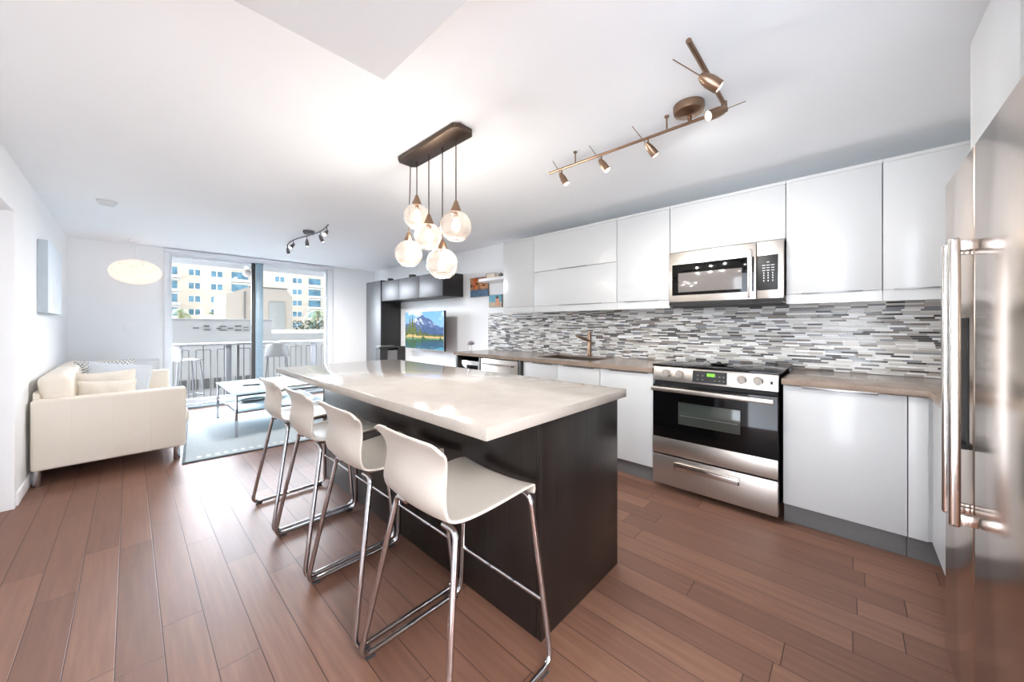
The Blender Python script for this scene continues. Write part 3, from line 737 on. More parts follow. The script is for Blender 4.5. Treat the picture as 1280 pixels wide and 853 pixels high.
fcb = T('wall_cabinet', 'white gloss cabinet above the refrigerator', 'cabinet', (1.5, -0.6, 1.77), 'white gloss wall cabinets in the kitchen')
fcb.part('carcass', B().box(1.04, 1.99, YK + 0.005, -0.332, 1.765, 2.222), 'carcass_white')
fcb.part('side_panel', B().box(1.9905, 2.008, YK + 0.005, -0.312, 1.765, 2.222, 0.001), 'gloss_white')
for a, b in ((1.04, 1.5135), (1.5165, 1.9895)): fcb.part('door', B().box(a, b, -0.331, -0.312, 1.765, 2.222, 0.0012), 'gloss_white')

# shelf corner at the left of the kitchen uppers
one('floating_shelf', B().box(3.20, XR - 0.002, 3.040, 3.617, 1.822, 1.862, 0.002), 'trim_paint', 'small white floating shelf beside the kitchen wall cabinets', 'shelf')
def town(u, v):
    n1 = vnoise(u * 9, v * 9, 3); blk = vnoise(np.floor(u * 9) * 3.7, np.floor(v * 7) * 2.3, 5, 1)
    c = np.stack([0.55 + 0.35 * blk, 0.42 + 0.2 * blk, 0.32 + 0.1 * n1], -1)
    red = (u < 0.42) & (v > 0.42) & (u > 0.18)
    c[red] = np.stack([0.78 + 0.1 * n1, 0.30 + 0.25 * blk, 0.18 + 0.1 * n1], -1)[red]
    dark = n1 < 0.36; c[dark] *= 0.45
    sea = v < 0.36
    c[sea] = np.stack([0.22 + 0.25 * n1, 0.34 + 0.25 * n1, 0.46 + 0.22 * n1], -1)[sea]
    return c
def beach(u, v):
    n1 = vnoise(u * 10, v * 10, 8)
    c = np.stack([0.20 + 0.3 * n1, 0.50 + 0.2 * n1, 0.58 + 0.2 * n1], -1)
    lo = v < 0.42
    c[lo] = np.stack([0.55 + 0.3 * n1, 0.50 + 0.25 * n1, 0.42 + 0.2 * n1], -1)[lo]
    fg = (np.abs(u - 0.66) < 0.13) & (v < 0.72) & (v > 0.1)
    c[fg] = np.stack([0.72 + 0.15 * n1, 0.45 + 0.15 * n1, 0.34 + 0.1 * n1], -1)[fg]
    hd = ((u - 0.66) ** 2 + (v - 0.78) ** 2) < 0.012
    c[hd] = (0.16, 0.14, 0.14)
    return c
def canvas(fn, y0, y1, z0, z1, label, d=0.022, nm='canvas_print', n=60):
    t = T(nm, label, 'canvas', (XR - d / 2, (y0 + y1) / 2, z0))
    t.part('stretcher', B().box(XR - d, XR - 0.001, y0, y1, z0, z1, 0.001), 'book_cover')
    picture('print', fn, n, n, (XR - d - 0.0008, y1 - 0.001, z0 + 0.001), (0, -(y1 - y0 - 0.002), 0), (0, 0, z1 - z0 - 0.002), 'print_picture', t.e, t.loc)
canvas(town, 3.672, 4.055, 1.652, 1.93, 'canvas print of a red and orange harbour town left of the shelf')
canvas(beach, 3.40, 3.655, 1.488, 1.66, 'small canvas print of a figure by blue water under the shelf')
bk = T('book', 'brown book lying at the left end of the floating shelf', 'book', (3.32, 3.42, 1.862))
bk.part('cover', B().box(3.22, 3.40, 3.33, 3.49, 1.8625, 1.866).box(3.22, 3.40, 3.33, 3.49, 1.918, 1.922).box(3.22, 3.40, 3.486, 3.49, 1.866, 1.918), 'book_cover')
bk.part('pages', B().box(3.223, 3.397, 3.333, 3.4855, 1.8662, 1.9178), 'book_pages')
one('figurine', B().lathe([(0.0, 0), (0.022, 0), (0.03, 0.012), (0.026, 0.03), (0.012, 0.038), (0.014, 0.05), (0.0, 0.058)], (3.26, 3.25, 1.8625), 14, cap=False).ball((3.30, 3.19, 1.8825), 0.02, 2), 'stone_dark',
    'small grey ornament beside the book on the floating shelf', 'ornament')
vs = T('flower_vase', 'tiny glass vase with one mauve flower on the worktop end', 'vase', (2.92, 3.44, 0.911))
vs.part('vase', B().lathe([(0.0, 0.0), (0.02, 0.0), (0.022, 0.012), (0.010, 0.05), (0.008, 0.075), (0.0085, 0.075), (0.0055, 0.05), (0.012, 0.014), (0.0, 0.004)], (2.92, 3.44, 0.911), 16, cap=False), 'acrylic')
vs.part('stem', B().tube([(2.92, 3.44, 0.917), (2.921, 3.441, 1.0)], 0.0025, 6), 'stem')
fb = B(); rr = random.Random(4)
for k in range(16):
    a = rr.uniform(0, 6.28); r = rr.uniform(0, 0.038)
    fb.ball((2.92 + r * math.cos(a), 3.44 + r * math.sin(a), 1.015 + rr.uniform(-.01, .022) - r * 0.3), rr.uniform(0.012, 0.02), 1)
vs.part('bloom', fb, 'flower', label='mauve grey bloom')

# ------------------------------------------------------------------ television wall
TX = 3.067
tc_ = T('tall_cabinet', 'tall black storage cabinet in the far corner of the television wall', 'cabinet', (3.25, 6.35, 0))
tc_.part('carcass', B().box(TX + 0.021, XR - 0.003, 6.062, 6.66, 0.0, 2.045, 0.001), 'tv_unit_black')
tc_.part('door', B().box(TX, TX + 0.019, 6.085, 6.658, 0.06, 2.043, 0.0015), 'tv_unit_door')
tc_.part('edge_post', B().box(TX - 0.012, TX + 0.0195, 6.060, 6.083, 0.0, 2.045, 0.001), 'tv_unit_black')
names = ['black wall cabinet with a grey front next to the tall cabinet', 'black wall cabinet with a grey front, middle of the three over the television', 'black wall cabinet with a grey front and open black end, nearest the kitchen']
for k, lb in enumerate(names):
    y1 = 6.057 - k * 0.605; y0 = y1 - 0.603
    t = T('wall_cabinet', lb, 'cabinet', (3.25, (y0 + y1) / 2, 1.67), 'black wall cabinets over the television')
    t.part('carcass', B().box(TX + 0.021, XR - 0.003, y0, y1, 1.668, 2.015, 0.001), 'tv_unit_black')
    t.part('door', B().box(TX, TX + 0.019, y0 + 0.002, y1 - 0.002, 1.67, 2.013, 0.0015), 'tv_unit_door')
def puck(loc, label, r=0.05, h=0.045):
    t = T('speaker', label, 'speaker', loc, 'small black speakers on the wall units')
    t.part('case', B().lathe([(r * .9, 0), (r, 0.004), (r, h - .006), (r * .92, h)], loc, 24), 'black_plastic')
    t.part('grille', B().lathe([(r * .85, 0), (r * .85, 0.002), (r * .3, 0.004)], (loc[0], loc[1], loc[2] + h + .0004), 24), 'dark_gap')
puck((3.14, 5.87, 2.016), 'small round black speaker on the wall cabinet beside the tall cabinet')
puck((3.15, 5.17, 2.016), 'small round black speaker on the middle black wall cabinet', 0.06)
tb = T('media_cabinet', 'low black cabinet with an open niche below the television wall', 'cabinet', (3.2, 5.97, 0))
tb.part('carcass', B().box(2.96, XR - 0.004, 5.90, 6.055, 0.0, 0.60).box(2.96, 3.10, 5.90, 6.055, 0.60, 0.835).box(3.30, XR - 0.004, 5.90, 6.055, 0.60, 0.835).box(3.10, 3.30, 6.03, 6.055, 0.60, 0.835), 'tv_unit_black')
tb.part('top_panel', B().box(2.94, XR - 0.004, 5.89, 6.057, 0.836, 0.862, 0.002), 'tv_unit_black')
tb.part('niche_box', B().box(3.105, 3.295, 5.91, 6.028, 0.602, 0.80), 'plinth_grey')
one('media_player', B().box(2.97, 3.24, 5.905, 6.04, 0.8625, 0.885, 0.003), 'grey_metal', 'flat grey media player on the low black cabinet', 'media player')

def landscape(u, v):
    """mountain lake under a blue sky with firs on the left"""
    W = np.array
    n1 = vnoise(u * 14, v * 8, 11); n2 = vnoise(u * 40, v * 24, 12); n3 = vnoise(u * 5, v * 5, 13)
    sh = 0.305
    vv = np.where(v >= sh, v, sh + (sh - v) * 1.25)          # the lake mirrors the land
    sky = np.stack([0.45 + 0.25 * (1 - vv), 0.70 + 0.12 * (1 - vv), 0.97 + 0 * vv], -1)
    cl = np.clip((n3 - 0.50) * 5, 0, 1) * np.clip((vv - 0.6) * 4, 0, 1)
    sky = sky * (1 - cl[..., None]) + W([0.97, 0.98, 1.0]) * cl[..., None]
    c = sky
    ridge = np.interp(u, [0, .15, .3, .40, .47, .54, .66, .80, .90, 1.0], [.66, .74, .84, .88, .96, .86, .80, .66, .60, .57]) + (vnoise(u * 24, 0 * v, 21) - .5) * .05
    mt = vv < ridge
    snow = np.clip((vnoise(u * 16 + vv * 9, vv * 15, 22) - 0.50) * 7, 0, 1) * np.clip((vv - 0.56) * 6, 0, 1)
    rock = np.stack([0.20 + 0.16 * n2, 0.30 + 0.17 * n2, 0.50 + 0.18 * n2], -1)
    rock = rock * (1 - snow[..., None]) + W([0.90, 0.92, 0.97]) * snow[..., None]
    c = np.where(mt[..., None], rock, c)
    slope = np.interp(u, [0, .35, .5, .65, .8, .92, 1.0], [.3, .44, .62, .60, .52, .46, .44]) + (n1 - .5) * .06
    c = np.where((vv < slope)[..., None], np.stack([0.12 + 0.18 * n2, 0.24 + 0.18 * n2, 0.42 + 0.2 * n2], -1), c)
    fl_ = np.interp(u, [0, .4, .6, .85, 1], [.48, .46, .42, .38, .40]) + (vnoise(u * 60, 0 * v, 24) - .5) * .07
    c = np.where((vv < fl_)[..., None], np.stack([0.14 + 0.25 * n2, 0.22 + 0.25 * n2, 0.10 + 0.12 * n2], -1), c)
    rng = np.random.RandomState(9)
    for x0, h, w in ((.03, .74, .035), (.085, .70, .03), (.13, .90, .055), (.205, .93, .06), (.27, .80, .05), (.31, .66, .03), (.40, .72, .03), (.44, .58, .025)):
        tree = (np.abs(u - x0) < w * np.clip((h - vv) / (h - sh), 0, 1) ** 0.8 * (0.65 + 0.6 * n2)) & (vv < h)
        g = rng.rand() * 0.2 + 0.8
        c = np.where(tree[..., None], np.stack([(0.18 + 0.42 * n2) * g, (0.26 + 0.40 * n2) * g, 0.08 + 0.10 * n2], -1), c)
    shore = (vv < sh + 0.045 + 0.03 * (u < .3)) & (n1 > 0.38)
    c = np.where(shore[..., None], np.stack([0.80 + 0.15 * n2, 0.64 + 0.15 * n2, 0.38 + 0.15 * n2], -1), c)
    water = v < sh
    tint = np.stack([0.5 * c[..., 0], 0.66 * c[..., 1] + 0.10, 0.60 * c[..., 2] + 0.12], -1)
    c = np.where(water[..., None], tint, c)
    return c
tva, tvb = Vector((3.265, 5.59)), Vector((3.205, 4.39))      # screen ends, far and near
tdir = (tvb - tva).normalized(); tn = Vector((tdir.y, -tdir.x)); tn = tn if tn.x < 0 else -tn
tw = (tvb - tva).length; TZ0, TZ1 = 0.850, 1.465
tv = T('television', 'flat television showing a mountain lake, on the wall under the black cabinets', 'television', (3.33, 4.99, 0.85))
Mtv = Matrix(((tdir.x, tn.x, 0, tva.x), (tdir.y, tn.y, 0, tva.y), (0, 0, 1, 0), (0, 0, 0, 1)))
tv.part('case', B().box(0, tw, -0.035, 0.0, TZ0, TZ1, 0.004, 2, Mtv), 'black_plastic')
tv.part('bezel', B().box(0, tw, 0.0005, 0.004, TZ0, TZ0 + 0.012, 0, 2, Mtv).box(0, tw, 0.0005, 0.004, TZ1 - 0.008, TZ1, 0, 2, Mtv).box(0, 0.008, 0.0005, 0.004, TZ0 + .012, TZ1 - .008, 0, 2, Mtv).box(tw - 0.008, tw, 0.0005, 0.004, TZ0 + .012, TZ1 - .008, 0, 2, Mtv), 'grey_metal')
p0 = tva + tdir * 0.008 + tn * 0.002
picture('screen', landscape, 240, 130, (p0.x, p0.y, TZ0 + 0.012), (tdir.x * (tw - .016), tdir.y * (tw - .016), 0), (0, 0, TZ1 - TZ0 - .02), 'screen_picture', tv.e, tv.loc)
tv.part('wall_mount', B().box(tw / 2 - .12, tw / 2 + .12, -0.06, -0.0355, 1.05, 1.27, 0.004, 2, Mtv).tube([(3.29, 4.95, 1.16), (3.36, 4.80, 1.16), (XR - 0.03, 4.95, 1.16)], 0.018, 8).box(XR - 0.03, XR - 0.001, 4.85, 5.05, 1.03, 1.29, 0.004), 'black_plastic')

# ------------------------------------------------------------------ pendant cluster over the island
PXc = 1.275
pd = T('pendant_light', 'five-globe glass pendant with a dark bar canopy over the island', 'pendant light', (PXc, 1.865, CEIL))
cpoly = [(1.205, 1.575), (1.230, 1.548), (1.320, 1.548), (1.345, 1.575), (1.345, 2.155), (1.320, 2.182), (1.230, 2.182), (1.205, 2.155)]
pd.part('canopy', B().prism(cpoly, 'z', 2.322, CEIL - 0.001, 0.003), 'dark_bronze')
GL = [(2.082, 1.960, .085), (1.666, 1.818, .091), (1.943, 1.804, .0865), (2.202 - .02, 1.728, .092), (1.798, 1.614, .0945)]
for (y, z, r) in GL:
    x = 1.30
    pd.part('cord', B().tube([(x, y if y < 2.16 else 2.16, 2.3215), (x, y, z + r + 0.055)], 0.0035, 8), 'dark_bronze')
    capb = B().lathe([(0.006, 0.062), (0.010, 0.058), (0.030, 0.006), (0.030, -0.004), (0.014, -0.012), (0.014, -0.04), (0.0, -0.04)], (x, y, z + r - 0.004), 20, cap=False)
    cap_ = pd.part('socket_cap', capb, 'bronze')
    prof = []
    for k in range(25):
        a = math.radians(18) + (math.radians(152) - math.radians(18)) * k / 24
        prof.append((r * math.sin(a), r * math.cos(a)))
    gb = pd.part('globe', B().lathe(prof, (x, y, z), 40, cap=False), 'globe_glass', smooth=80)
    m = gb.modifiers.new('wall', 'SOLIDIFY'); m.thickness = 0.002; m.offset = -1
    pd.part('bulb', B().lathe([(0.010, 0.0), (0.018, -0.02), (0.026, -0.045), (0.020, -0.068), (0.0, -0.075)], (x, y, z + r - 0.046), 16, cap=False), 'bulb_glow', under=gb, smooth=80)
    ld = bpy.data.lights.new('pendant_bulb', 'POINT'); ld.energy = BULB_W; ld.color = (1.0, 0.975, 0.93); ld.shadow_soft_size = 0.035
    lo = bpy.data.objects.new('pendant_bulb', ld); COL.objects.link(lo); lo.location = (x - pd.loc[0], y - pd.loc[1], z - r - 0.02 - pd.loc[2]); lo.parent = pd.e

# ------------------------------------------------------------------ track lights
def spot(t, base, rail_r, direction, tail, r=0.021, ln=0.062, drop=0.045, mt='bronze', power=None):
    """stem under the rail, a bell-shaped head pointing in direction, a glowing lens, a thin aiming rod behind"""
    base = Vector(base); d = Vector(direction).normalized()
    pv = base - Vector((0, 0, drop))
    hd = B().cyl(base - Vector((0, 0, rail_r)), pv, 0.005, 0.005, 8)
    R = d.to_track_quat('Z', 'Y').to_matrix().to_4x4(); M = Matrix.Translation(pv) @ R
    hd.lathe([(0.0, -0.022), (0.010, -0.020), (r * .8, 0.0), (r, 0.025), (r, ln), (r * .86, ln), (r * .86, ln - .006), (0, ln - .006)], (0, 0, 0), 20, M, cap=False)
    h = t.part('spot_head', hd, mt)
    t.part('lens', B().lathe([(0, 0), (r * .84, 0), (r * .84, 0.004), (r * .6, 0.010), (0, 0.012)], (0, 0, ln - .005), 20, M, cap=False), 'spot_glow', under=h)
    if tail: t.part('aiming_rod', B().tube([pv - d * 0.018, pv - d * (0.018 + tail)], 0.0022, 6), mt, under=h)
    ld = bpy.data.lights.new('track_bulb', 'SPOT'); ld.energy = power or SPOT_W; ld.color = (1.0, 0.98, 0.95); ld.spot_size = math.radians(120 if power else 168); ld.spot_blend = 1.0; ld.shadow_soft_size = 0.02
    lo = bpy.data.objects.new('track_bulb', ld); COL.objects.link(lo)
    lo.location = (pv + d * (ln + .012)) - Vector(t.loc); lo.rotation_euler = d.to_track_quat('-Z', 'Y').to_euler(); lo.parent = t.e
RZ = 2.27
tk = T('track_light', 'brushed bronze track light with five spots over the kitchen aisle', 'track light', (1.94, 0.58, CEIL))
tk.part('rail', B().tube([(1.945, 1.478, RZ), (1.945, 0.43, RZ)], 0.008, 10), 'bronze')
tk.part('rail', B().tube([(1.915, 0.428, RZ + .018), (1.405, 0.428, RZ + .018)], 0.010, 10), 'bronze')
tk.part('canopy', B().lathe([(0.0, -0.052), (0.045, -0.050), (0.068, -0.038), (0.072, -0.02), (0.072, 0.0)], (1.925, 0.585, CEIL - 0.001), 32, cap=False).cyl((1.94, 0.585, RZ), (1.94, 0.585, CEIL - .045), 0.010), 'bronze')
tk.part('joint', B().cyl((1.945, 0.43, RZ - .012), (1.92, 0.428, RZ + .03), 0.013, 0.013, 12), 'bronze')
for y in (1.27, 0.70): tk.part('standoff', B().cyl((1.945, y, RZ), (1.945, y, CEIL - 0.002), 0.004, 0.004, 8).cyl((1.945, y, CEIL - .008), (1.945, y, CEIL - .001), 0.012, 0.012, 12), 'bronze')
spot(tk, (1.945, 1.375, RZ), .008, (.25, -.35, -.75), 0.10)
spot(tk, (1.945, 1.085, RZ), .008, (.25, -.40, -.70), 0.11)
spot(tk, (1.945, 0.80, RZ), .008, (.45, -.25, -.45), 0.12)
spot(tk, (1.90, 0.428, RZ + .018), .010, (-.45, .45, -.26), 0.10, 0.024, 0.075, .04, power=1.0)
spot(tk, (1.60, 0.428, RZ + .018), .010, (.50, -.50, -.40), 0.13, 0.026, 0.07, .04, power=2.2)

t2 = T('track_light', 'small track light with five spots over the living area', 'track light', (1.42, 4.75, CEIL))
pts = []
for k in range(33):
    y = 4.05 + k / 32 * 1.46; pts.append((1.45 + 0.04 * math.sin((y - 4.05) / 1.46 * 2 * PI), y, 2.315))
t2.part('rail', B().tube(pts, 0.007, 8), 'grey_metal')
t2.part('canopy', B().lathe([(0.0, -0.040), (0.05, -0.038), (0.062, -0.02), (0.062, 0.0)], (1.44, 4.62, CEIL - 0.001), 24, cap=False), 'grey_metal')
for y, dv, pw in ((5.44, (.30, .55, -.8), 22), (5.10, (-.5, -.2, -.6), 14), (4.74, (.2, .5, -.8), 20), (4.40, (.5, .3, -.7), 14), (4.12, (-.5, -.4, -.6), 10)):
    spot(t2, (1.45 + 0.04 * math.sin((y - 4.05) / 1.46 * 2 * PI), y, 2.315), .007, dv, 0.0, 0.020, 0.06, .06, 'grey_metal', 1.9 * pw)

# woven pendant near the balcony door
cl_ = (0.055, 6.72, 1.93)
cpd = T('pendant_lamp', 'round white woven pendant lamp glowing left of the balcony door', 'pendant lamp', (cl_[0], cl_[1], CEIL))
cpd.part('canopy', B().lathe([(0.0, -0.035), (0.055, -0.032), (0.065, 0.0)], (cl_[0], cl_[1], CEIL - 0.001), 24, cap=False), 'trim_paint')
cpd.part('cord', B().tube([(cl_[0], cl_[1], CEIL - .035), (cl_[0], cl_[1], cl_[2] + .15)], 0.003, 6), 'trim_paint')
sh_ = bmesh.new(); bmesh.ops.create_icosphere(sh_, subdivisions=3, radius=1.0)
r_ = bmesh.ops.inset_individual(sh_, faces=sh_.faces[:], thickness=0.05, depth=0.0)
bmesh.ops.delete(sh_, geom=[f for i, f in enumerate(r_['faces']) if False], context='FACES')
fs = [f for f in sh_.faces if len(f.verts) == 3]
for i, f in enumerate(fs):
    cc = f.calc_center_median().normalized()
    for v in f.verts: pass
bmesh.ops.poke(sh_, faces=fs, offset=-0.10, use_relative_offset=False)
hole = [f for i, f in enumerate(sh_.faces) if (int((math.atan2(f.calc_center_median().y, f.calc_center_median().x) + PI) * 5.1) + int((f.calc_center_median().z + 1) * 4.3) * 2) % 5 == 0 and len(f.verts) == 3 and f.calc_center_median().length < 0.94]
bmesh.ops.delete(sh_, geom=hole, context='FACES')
bmesh.ops.scale(sh_, vec=(0.245, 0.245, 0.16), verts=sh_.verts); bmesh.ops.translate(sh_, vec=cl_, verts=sh_.verts)
cpd.part('shade', sh_, 'frosted_shade', smooth=0)
cpd.part('bulb', B().ball((cl_[0], cl_[1], cl_[2] + .02), 0.035, 2).cyl((cl_[0], cl_[1], cl_[2] + .05), (cl_[0], cl_[1], cl_[2] + .15), 0.014), 'bulb_glow')
ld = bpy.data.lights.new('pendant_bulb', 'POINT'); ld.energy = CAP_W; ld.color = (1.0, 0.95, 0.88); ld.shadow_soft_size = 0.04
lo = bpy.data.objects.new('pendant_bulb', ld); COL.objects.link(lo); lo.parent = cpd.e; lo.location = (0, 0, cl_[2] - CEIL - 0.05)

sd = T('smoke_detector', 'small round white smoke detector on the ceiling at the left', 'smoke detector', (-0.137, 4.83, CEIL))
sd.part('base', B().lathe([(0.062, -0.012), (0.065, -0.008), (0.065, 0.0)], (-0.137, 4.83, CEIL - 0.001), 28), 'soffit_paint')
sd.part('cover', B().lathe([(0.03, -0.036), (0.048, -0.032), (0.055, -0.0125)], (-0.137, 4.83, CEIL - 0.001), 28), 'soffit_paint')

# added fill panels, unseen behind the camera, to brighten the interior
def fill_panel(x, y, z, sx, sy, w, label):
    t = T('ceiling_light', label, 'ceiling light', (x, y, z), 'flush ceiling lights behind the camera')
    t.part('frame', B().box(x - sx / 2 - .02, x + sx / 2 + .02, y - sy / 2 - .02, y - sy / 2, z - .03, z - .001).box(x - sx / 2 - .02, x + sx / 2 + .02, y + sy / 2, y + sy / 2 + .02, z - .03, z - .001)
           .box(x - sx / 2 - .02, x - sx / 2, y - sy / 2, y + sy / 2, z - .03, z - .001).box(x + sx / 2, x + sx / 2 + .02, y - sy / 2, y + sy / 2, z - .03, z - .001), 'trim_paint')
    t.part('diffuser', B().box(x - sx / 2, x + sx / 2, y - sy / 2, y + sy / 2, z - .012, z - .002), 'panel_glow')
    d = bpy.data.lights.new('panel', 'AREA'); d.shape = 'RECTANGLE'; d.size = sx; d.size_y = sy; d.energy = w; d.color = (1.0, 0.975, 0.94)
    o = bpy.data.objects.new('panel', d); COL.objects.link(o); o.parent = t.e; o.location = (0, 0, -.02)
fill_panel(0.15, -0.75, 2.199, 0.9, 0.9, HALL_FILL_W, 'square flush ceiling light in the hall')
fill_panel(0.15, -2.2, 2.199, 0.9, 0.9, HALL_END_FILL_W, 'square flush ceiling light at the far end of the hall')

# ------------------------------------------------------------------ sofa
sf = T('sofa', 'cream leather sofa with chrome legs along the left wall', 'sofa', (-0.08, 5.5, 0))
SX = -0.515
arm1 = B().box(SX, 0.362, 4.49, 4.60, 0.125, 0.668, 0.022, 4)
for x in (-0.315, -0.09, 0.13): arm1.tube([(x, 4.4895, 0.14), (x, 4.4895, 0.65)], 0.0016, 6)
sf.part('arm', arm1, 'leather')
sf.part('arm', B().box(SX, 0.355, 6.43, 6.55, 0.125, 0.668, 0.022, 4), 'leather')
sf.part('base', B().box(SX + 0.01, 0.34, 4.602, 6.428, 0.13, 0.30, 0.015, 3), 'leather')
sf.part('back_frame', B().prism([(SX, 0.302), (SX + 0.07, 0.302), (SX + 0.035, 0.70), (SX, 0.72)], 'y', 4.602, 6.428, 0.012), 'leather')
for a, b in ((4.605, 5.514), (5.518, 6.425)):
    sf.part('seat_cushion', B().box(-0.33, 0.395, a, b, 0.303, 0.445, 0.045, 5), 'leather')
Mb = Matrix.Translation((-0.395, 0, 0.63)) @ Matrix.Rotation(math.radians(-7), 4, 'Y')
for a, b in ((4.605, 5.45), (5.455, 6.20)):
    sf.part('back_cushion', B().box(-0.085, 0.085, a, b, -0.18, 0.225, 0.065, 6, Mb), 'leather')
bol = sf.part('end_cushion', B().box(-0.40, -0.03, 6.26, 6.425, 0.448, 0.825, 0.05, 5), 'leather')
sf.part('care_tag', B().box(-0.235, -0.19, 6.2565, 6.2595, 0.755, 0.775), 'black_plastic', under=bol)
for x, y in ((-0.485, 4.54), (0.30, 4.54), (-0.485, 6.49), (0.30, 6.49)):
    sf.part('leg', B().lathe([(0.022, 0.0), (0.024, 0.004), (0.024, 0.124)], (x, y, 0.0), 20), 'chrome', label='chrome leg')

def pillow_mesh(w, h, t, n=18, pinch=0.06):
    b = bmesh.new(); g = {}
    for side in (1, -1):
        for i in range(n + 1):
            for j in range(n + 1):
                u, v = -1 + 2 * i / n, -1 + 2 * j / n
                if side == -1 and (i in (0, n) or j in (0, n)): g[(side, i, j)] = g[(1, i, j)]; continue
                px = u * (1 - pinch * (1 - v * v) ** 1 * abs(u) ** 3); pz = v * (1 - pinch * (1 - u * u) * abs(v) ** 3)
                th = t / 2 * (max(0, 1 - abs(u) ** 2.6) * max(0, 1 - abs(v) ** 2.6)) ** 0.55
                wr = 0.006 * math.sin(7 * u + 3 * v) * (1 - abs(u)) * 1.0
                g[(side, i, j)] = b.verts.new((px * w / 2, side * th + wr * (1 - v * v), pz * h / 2))
        for i in range(n):
            for j in range(n):
                f = [g[(side, i, j)], g[(side, i + 1, j)], g[(side, i + 1, j + 1)], g[(side, i, j + 1)]]
                try: b.faces.new(f if side == -1 else f[::-1])
                except ValueError: pass
    bmesh.ops.recalc_face_normals(b, faces=b.faces[:])
    return b
def pillow(loc, rot, w, h, t, material, label, nm='cushion'):
    o = mesh_obj(nm, pillow_mesh(w, h, t), material, smooth=70); o.location = loc
    o.rotation_euler = rot; o['label'] = label; o['category'] = 'cushion'; o['group'] = 'cushions on the sofa'
    return o
def R(x, y, z): return (math.radians(x), math.radians(y), math.radians(z))
pillow((-0.14, 4.80, 0.605), R(-10, 3, -4), 0.36, 0.30, 0.13, 'pillow_beige', 'plain beige cushion nearest the near sofa arm')
pillow((-0.135, 4.985, 0.64), R(-10, -3, -2), 0.37, 0.36, 0.13, 'pillow_beige', 'beige cushion standing just behind the front one')
pillow((-0.07, 5.33, 0.665), R(-24, 10, 6), 0.46, 0.42, 0.13, 'pillow_grey', 'large pale grey-blue cushion leaning in the middle of the sofa')

# black and white checked cushion
def check_mat():
    m = bpy.data.materials.new('checked_cloth'); m.use_nodes = True
    n = m.node_tree.nodes; l = m.node_tree.links; b = n['Principled BSDF']
    tcn = n.new('ShaderNodeTexCoord'); ck = n.new('ShaderNodeTexChecker'); ck.inputs['Scale'].default_value = 75
    ck.inputs[1].default_value = lin((236, 234, 230)); ck.inputs[2].default_value = lin((104, 106, 110))
    l.new(tcn.outputs['Object'], ck.inputs[0]); l.new(ck.outputs[0], b.inputs['Base Color']); b.inputs['Roughness'].default_value = 0.9
    MATS['checked_cloth'] = m
check_mat()
pillow((-0.17, 5.62, 0.685), R(-18, 0, 4), 0.42, 0.40, 0.12, 'checked_cloth', 'dark and white checked cushion behind the pale grey-blue one')

# acrylic side table behind the sofa
at = T('side_table', 'clear acrylic side table between the sofa and the balcony door', 'side table', (0.08, 6.82, 0))
at.part('top', B().box(-0.10, 0.27, 6.66, 7.0, 0.775, 0.79, 0.003), 'acrylic')
at.part('side', B().box(-0.10, -0.085, 6.66, 7.0, 0.0, 0.7745, 0.002), 'acrylic')
at.part('side', B().box(0.255, 0.27, 6.66, 7.0, 0.0, 0.7745, 0.002), 'acrylic')

# canvas on the left wall
def pale(u, v):
    n1 = vnoise(u * 3, v * 1.3, 31); n2 = vnoise(u * 7, v * 1.5, 32)
    c = np.stack([0.84 + 0.1 * n1, 0.90 + 0.06 * n1, 0.95 + 0.03 * n1], -1)
    k = np.clip((n2 - 0.52) * 5, 0, 1) * np.clip(1 - np.abs(v - 0.45) * 2.2, 0, 1)
    return c * (1 - 0.6 * k[..., None]) + 0.6 * k[..., None] * np.array([0.66, 0.68, 0.86])
pc = T('wall_art', 'pale blue abstract canvas on the left wall above the sofa', 'artwork', (XL + 0.03, 5.45, 1.35))
pc.part('stretcher', B().box(XL + 0.001, XL + 0.056, 5.0, 5.92, 1.348, 1.973, 0.002), 'canvas_edge')
picture('print', pale, 60, 40, (XL + 0.0568, 5.003, 1.351), (0, 0.914, 0), (0, 0, 0.619), 'print_picture', pc.e, pc.loc)

# ------------------------------------------------------------------ rug and coffee table
RM = Matrix.Translation((0.318, 4.325, 0)) @ Matrix.Rotation(math.radians(-5.5), 4, 'Z')
rgx = T('rug', 'pale blue-grey woven rug under the coffee table', 'rug', (1.1, 5.6, 0))
rgx.part('field', B().box(0.02, 1.72, 0.02, 2.58, 0.001, 0.011, 0.003, 2, RM), 'rug_weave')
rgx.part('edging', B().box(0, 1.74, 0, 0.0195, 0.001, 0.0125, 0.003, 2, RM).box(0, 1.74, 2.5805, 2.60, 0.001, 0.0125, 0.003, 2, RM).box(0, 0.0195, 0.0195, 2.5805, 0.001, 0.0125, 0.003, 2, RM).box(1.7205, 1.74, 0.0195, 2.5805, 0.001, 0.0125, 0.003, 2, RM), 'rug_border', label='dark grey edging')
ds = B()
for k in range(24):
    x = 0.10 + k * 0.066
    ds.box(x, x + 0.034, 0.07, 0.14, 0.0112, 0.0122, 0, 2, RM); ds.box(x, x + 0.034, 2.46, 2.53, 0.0112, 0.0122, 0, 2, RM)
rgx.part('border_dashes', ds, 'rug_dash', label='row of lighter dashes')
tbl = T('coffee_table', 'glass coffee table with chrome legs and a glass shelf', 'table', (1.26, 5.48, 0.0125))
X0, X1, Y0, Y1 = 0.80, 1.72, 4.89, 6.10
for x in (X0, X1):
    for y in (Y0, Y1):
        tbl.part('leg', B().box(x - .013, x + .013, y - .013, y + .013, 0.021, 0.474, 0.002).cyl((x, y, 0.0128), (x, y, 0.021), 0.018, 0.015, 12), 'chrome', label='square chrome leg')
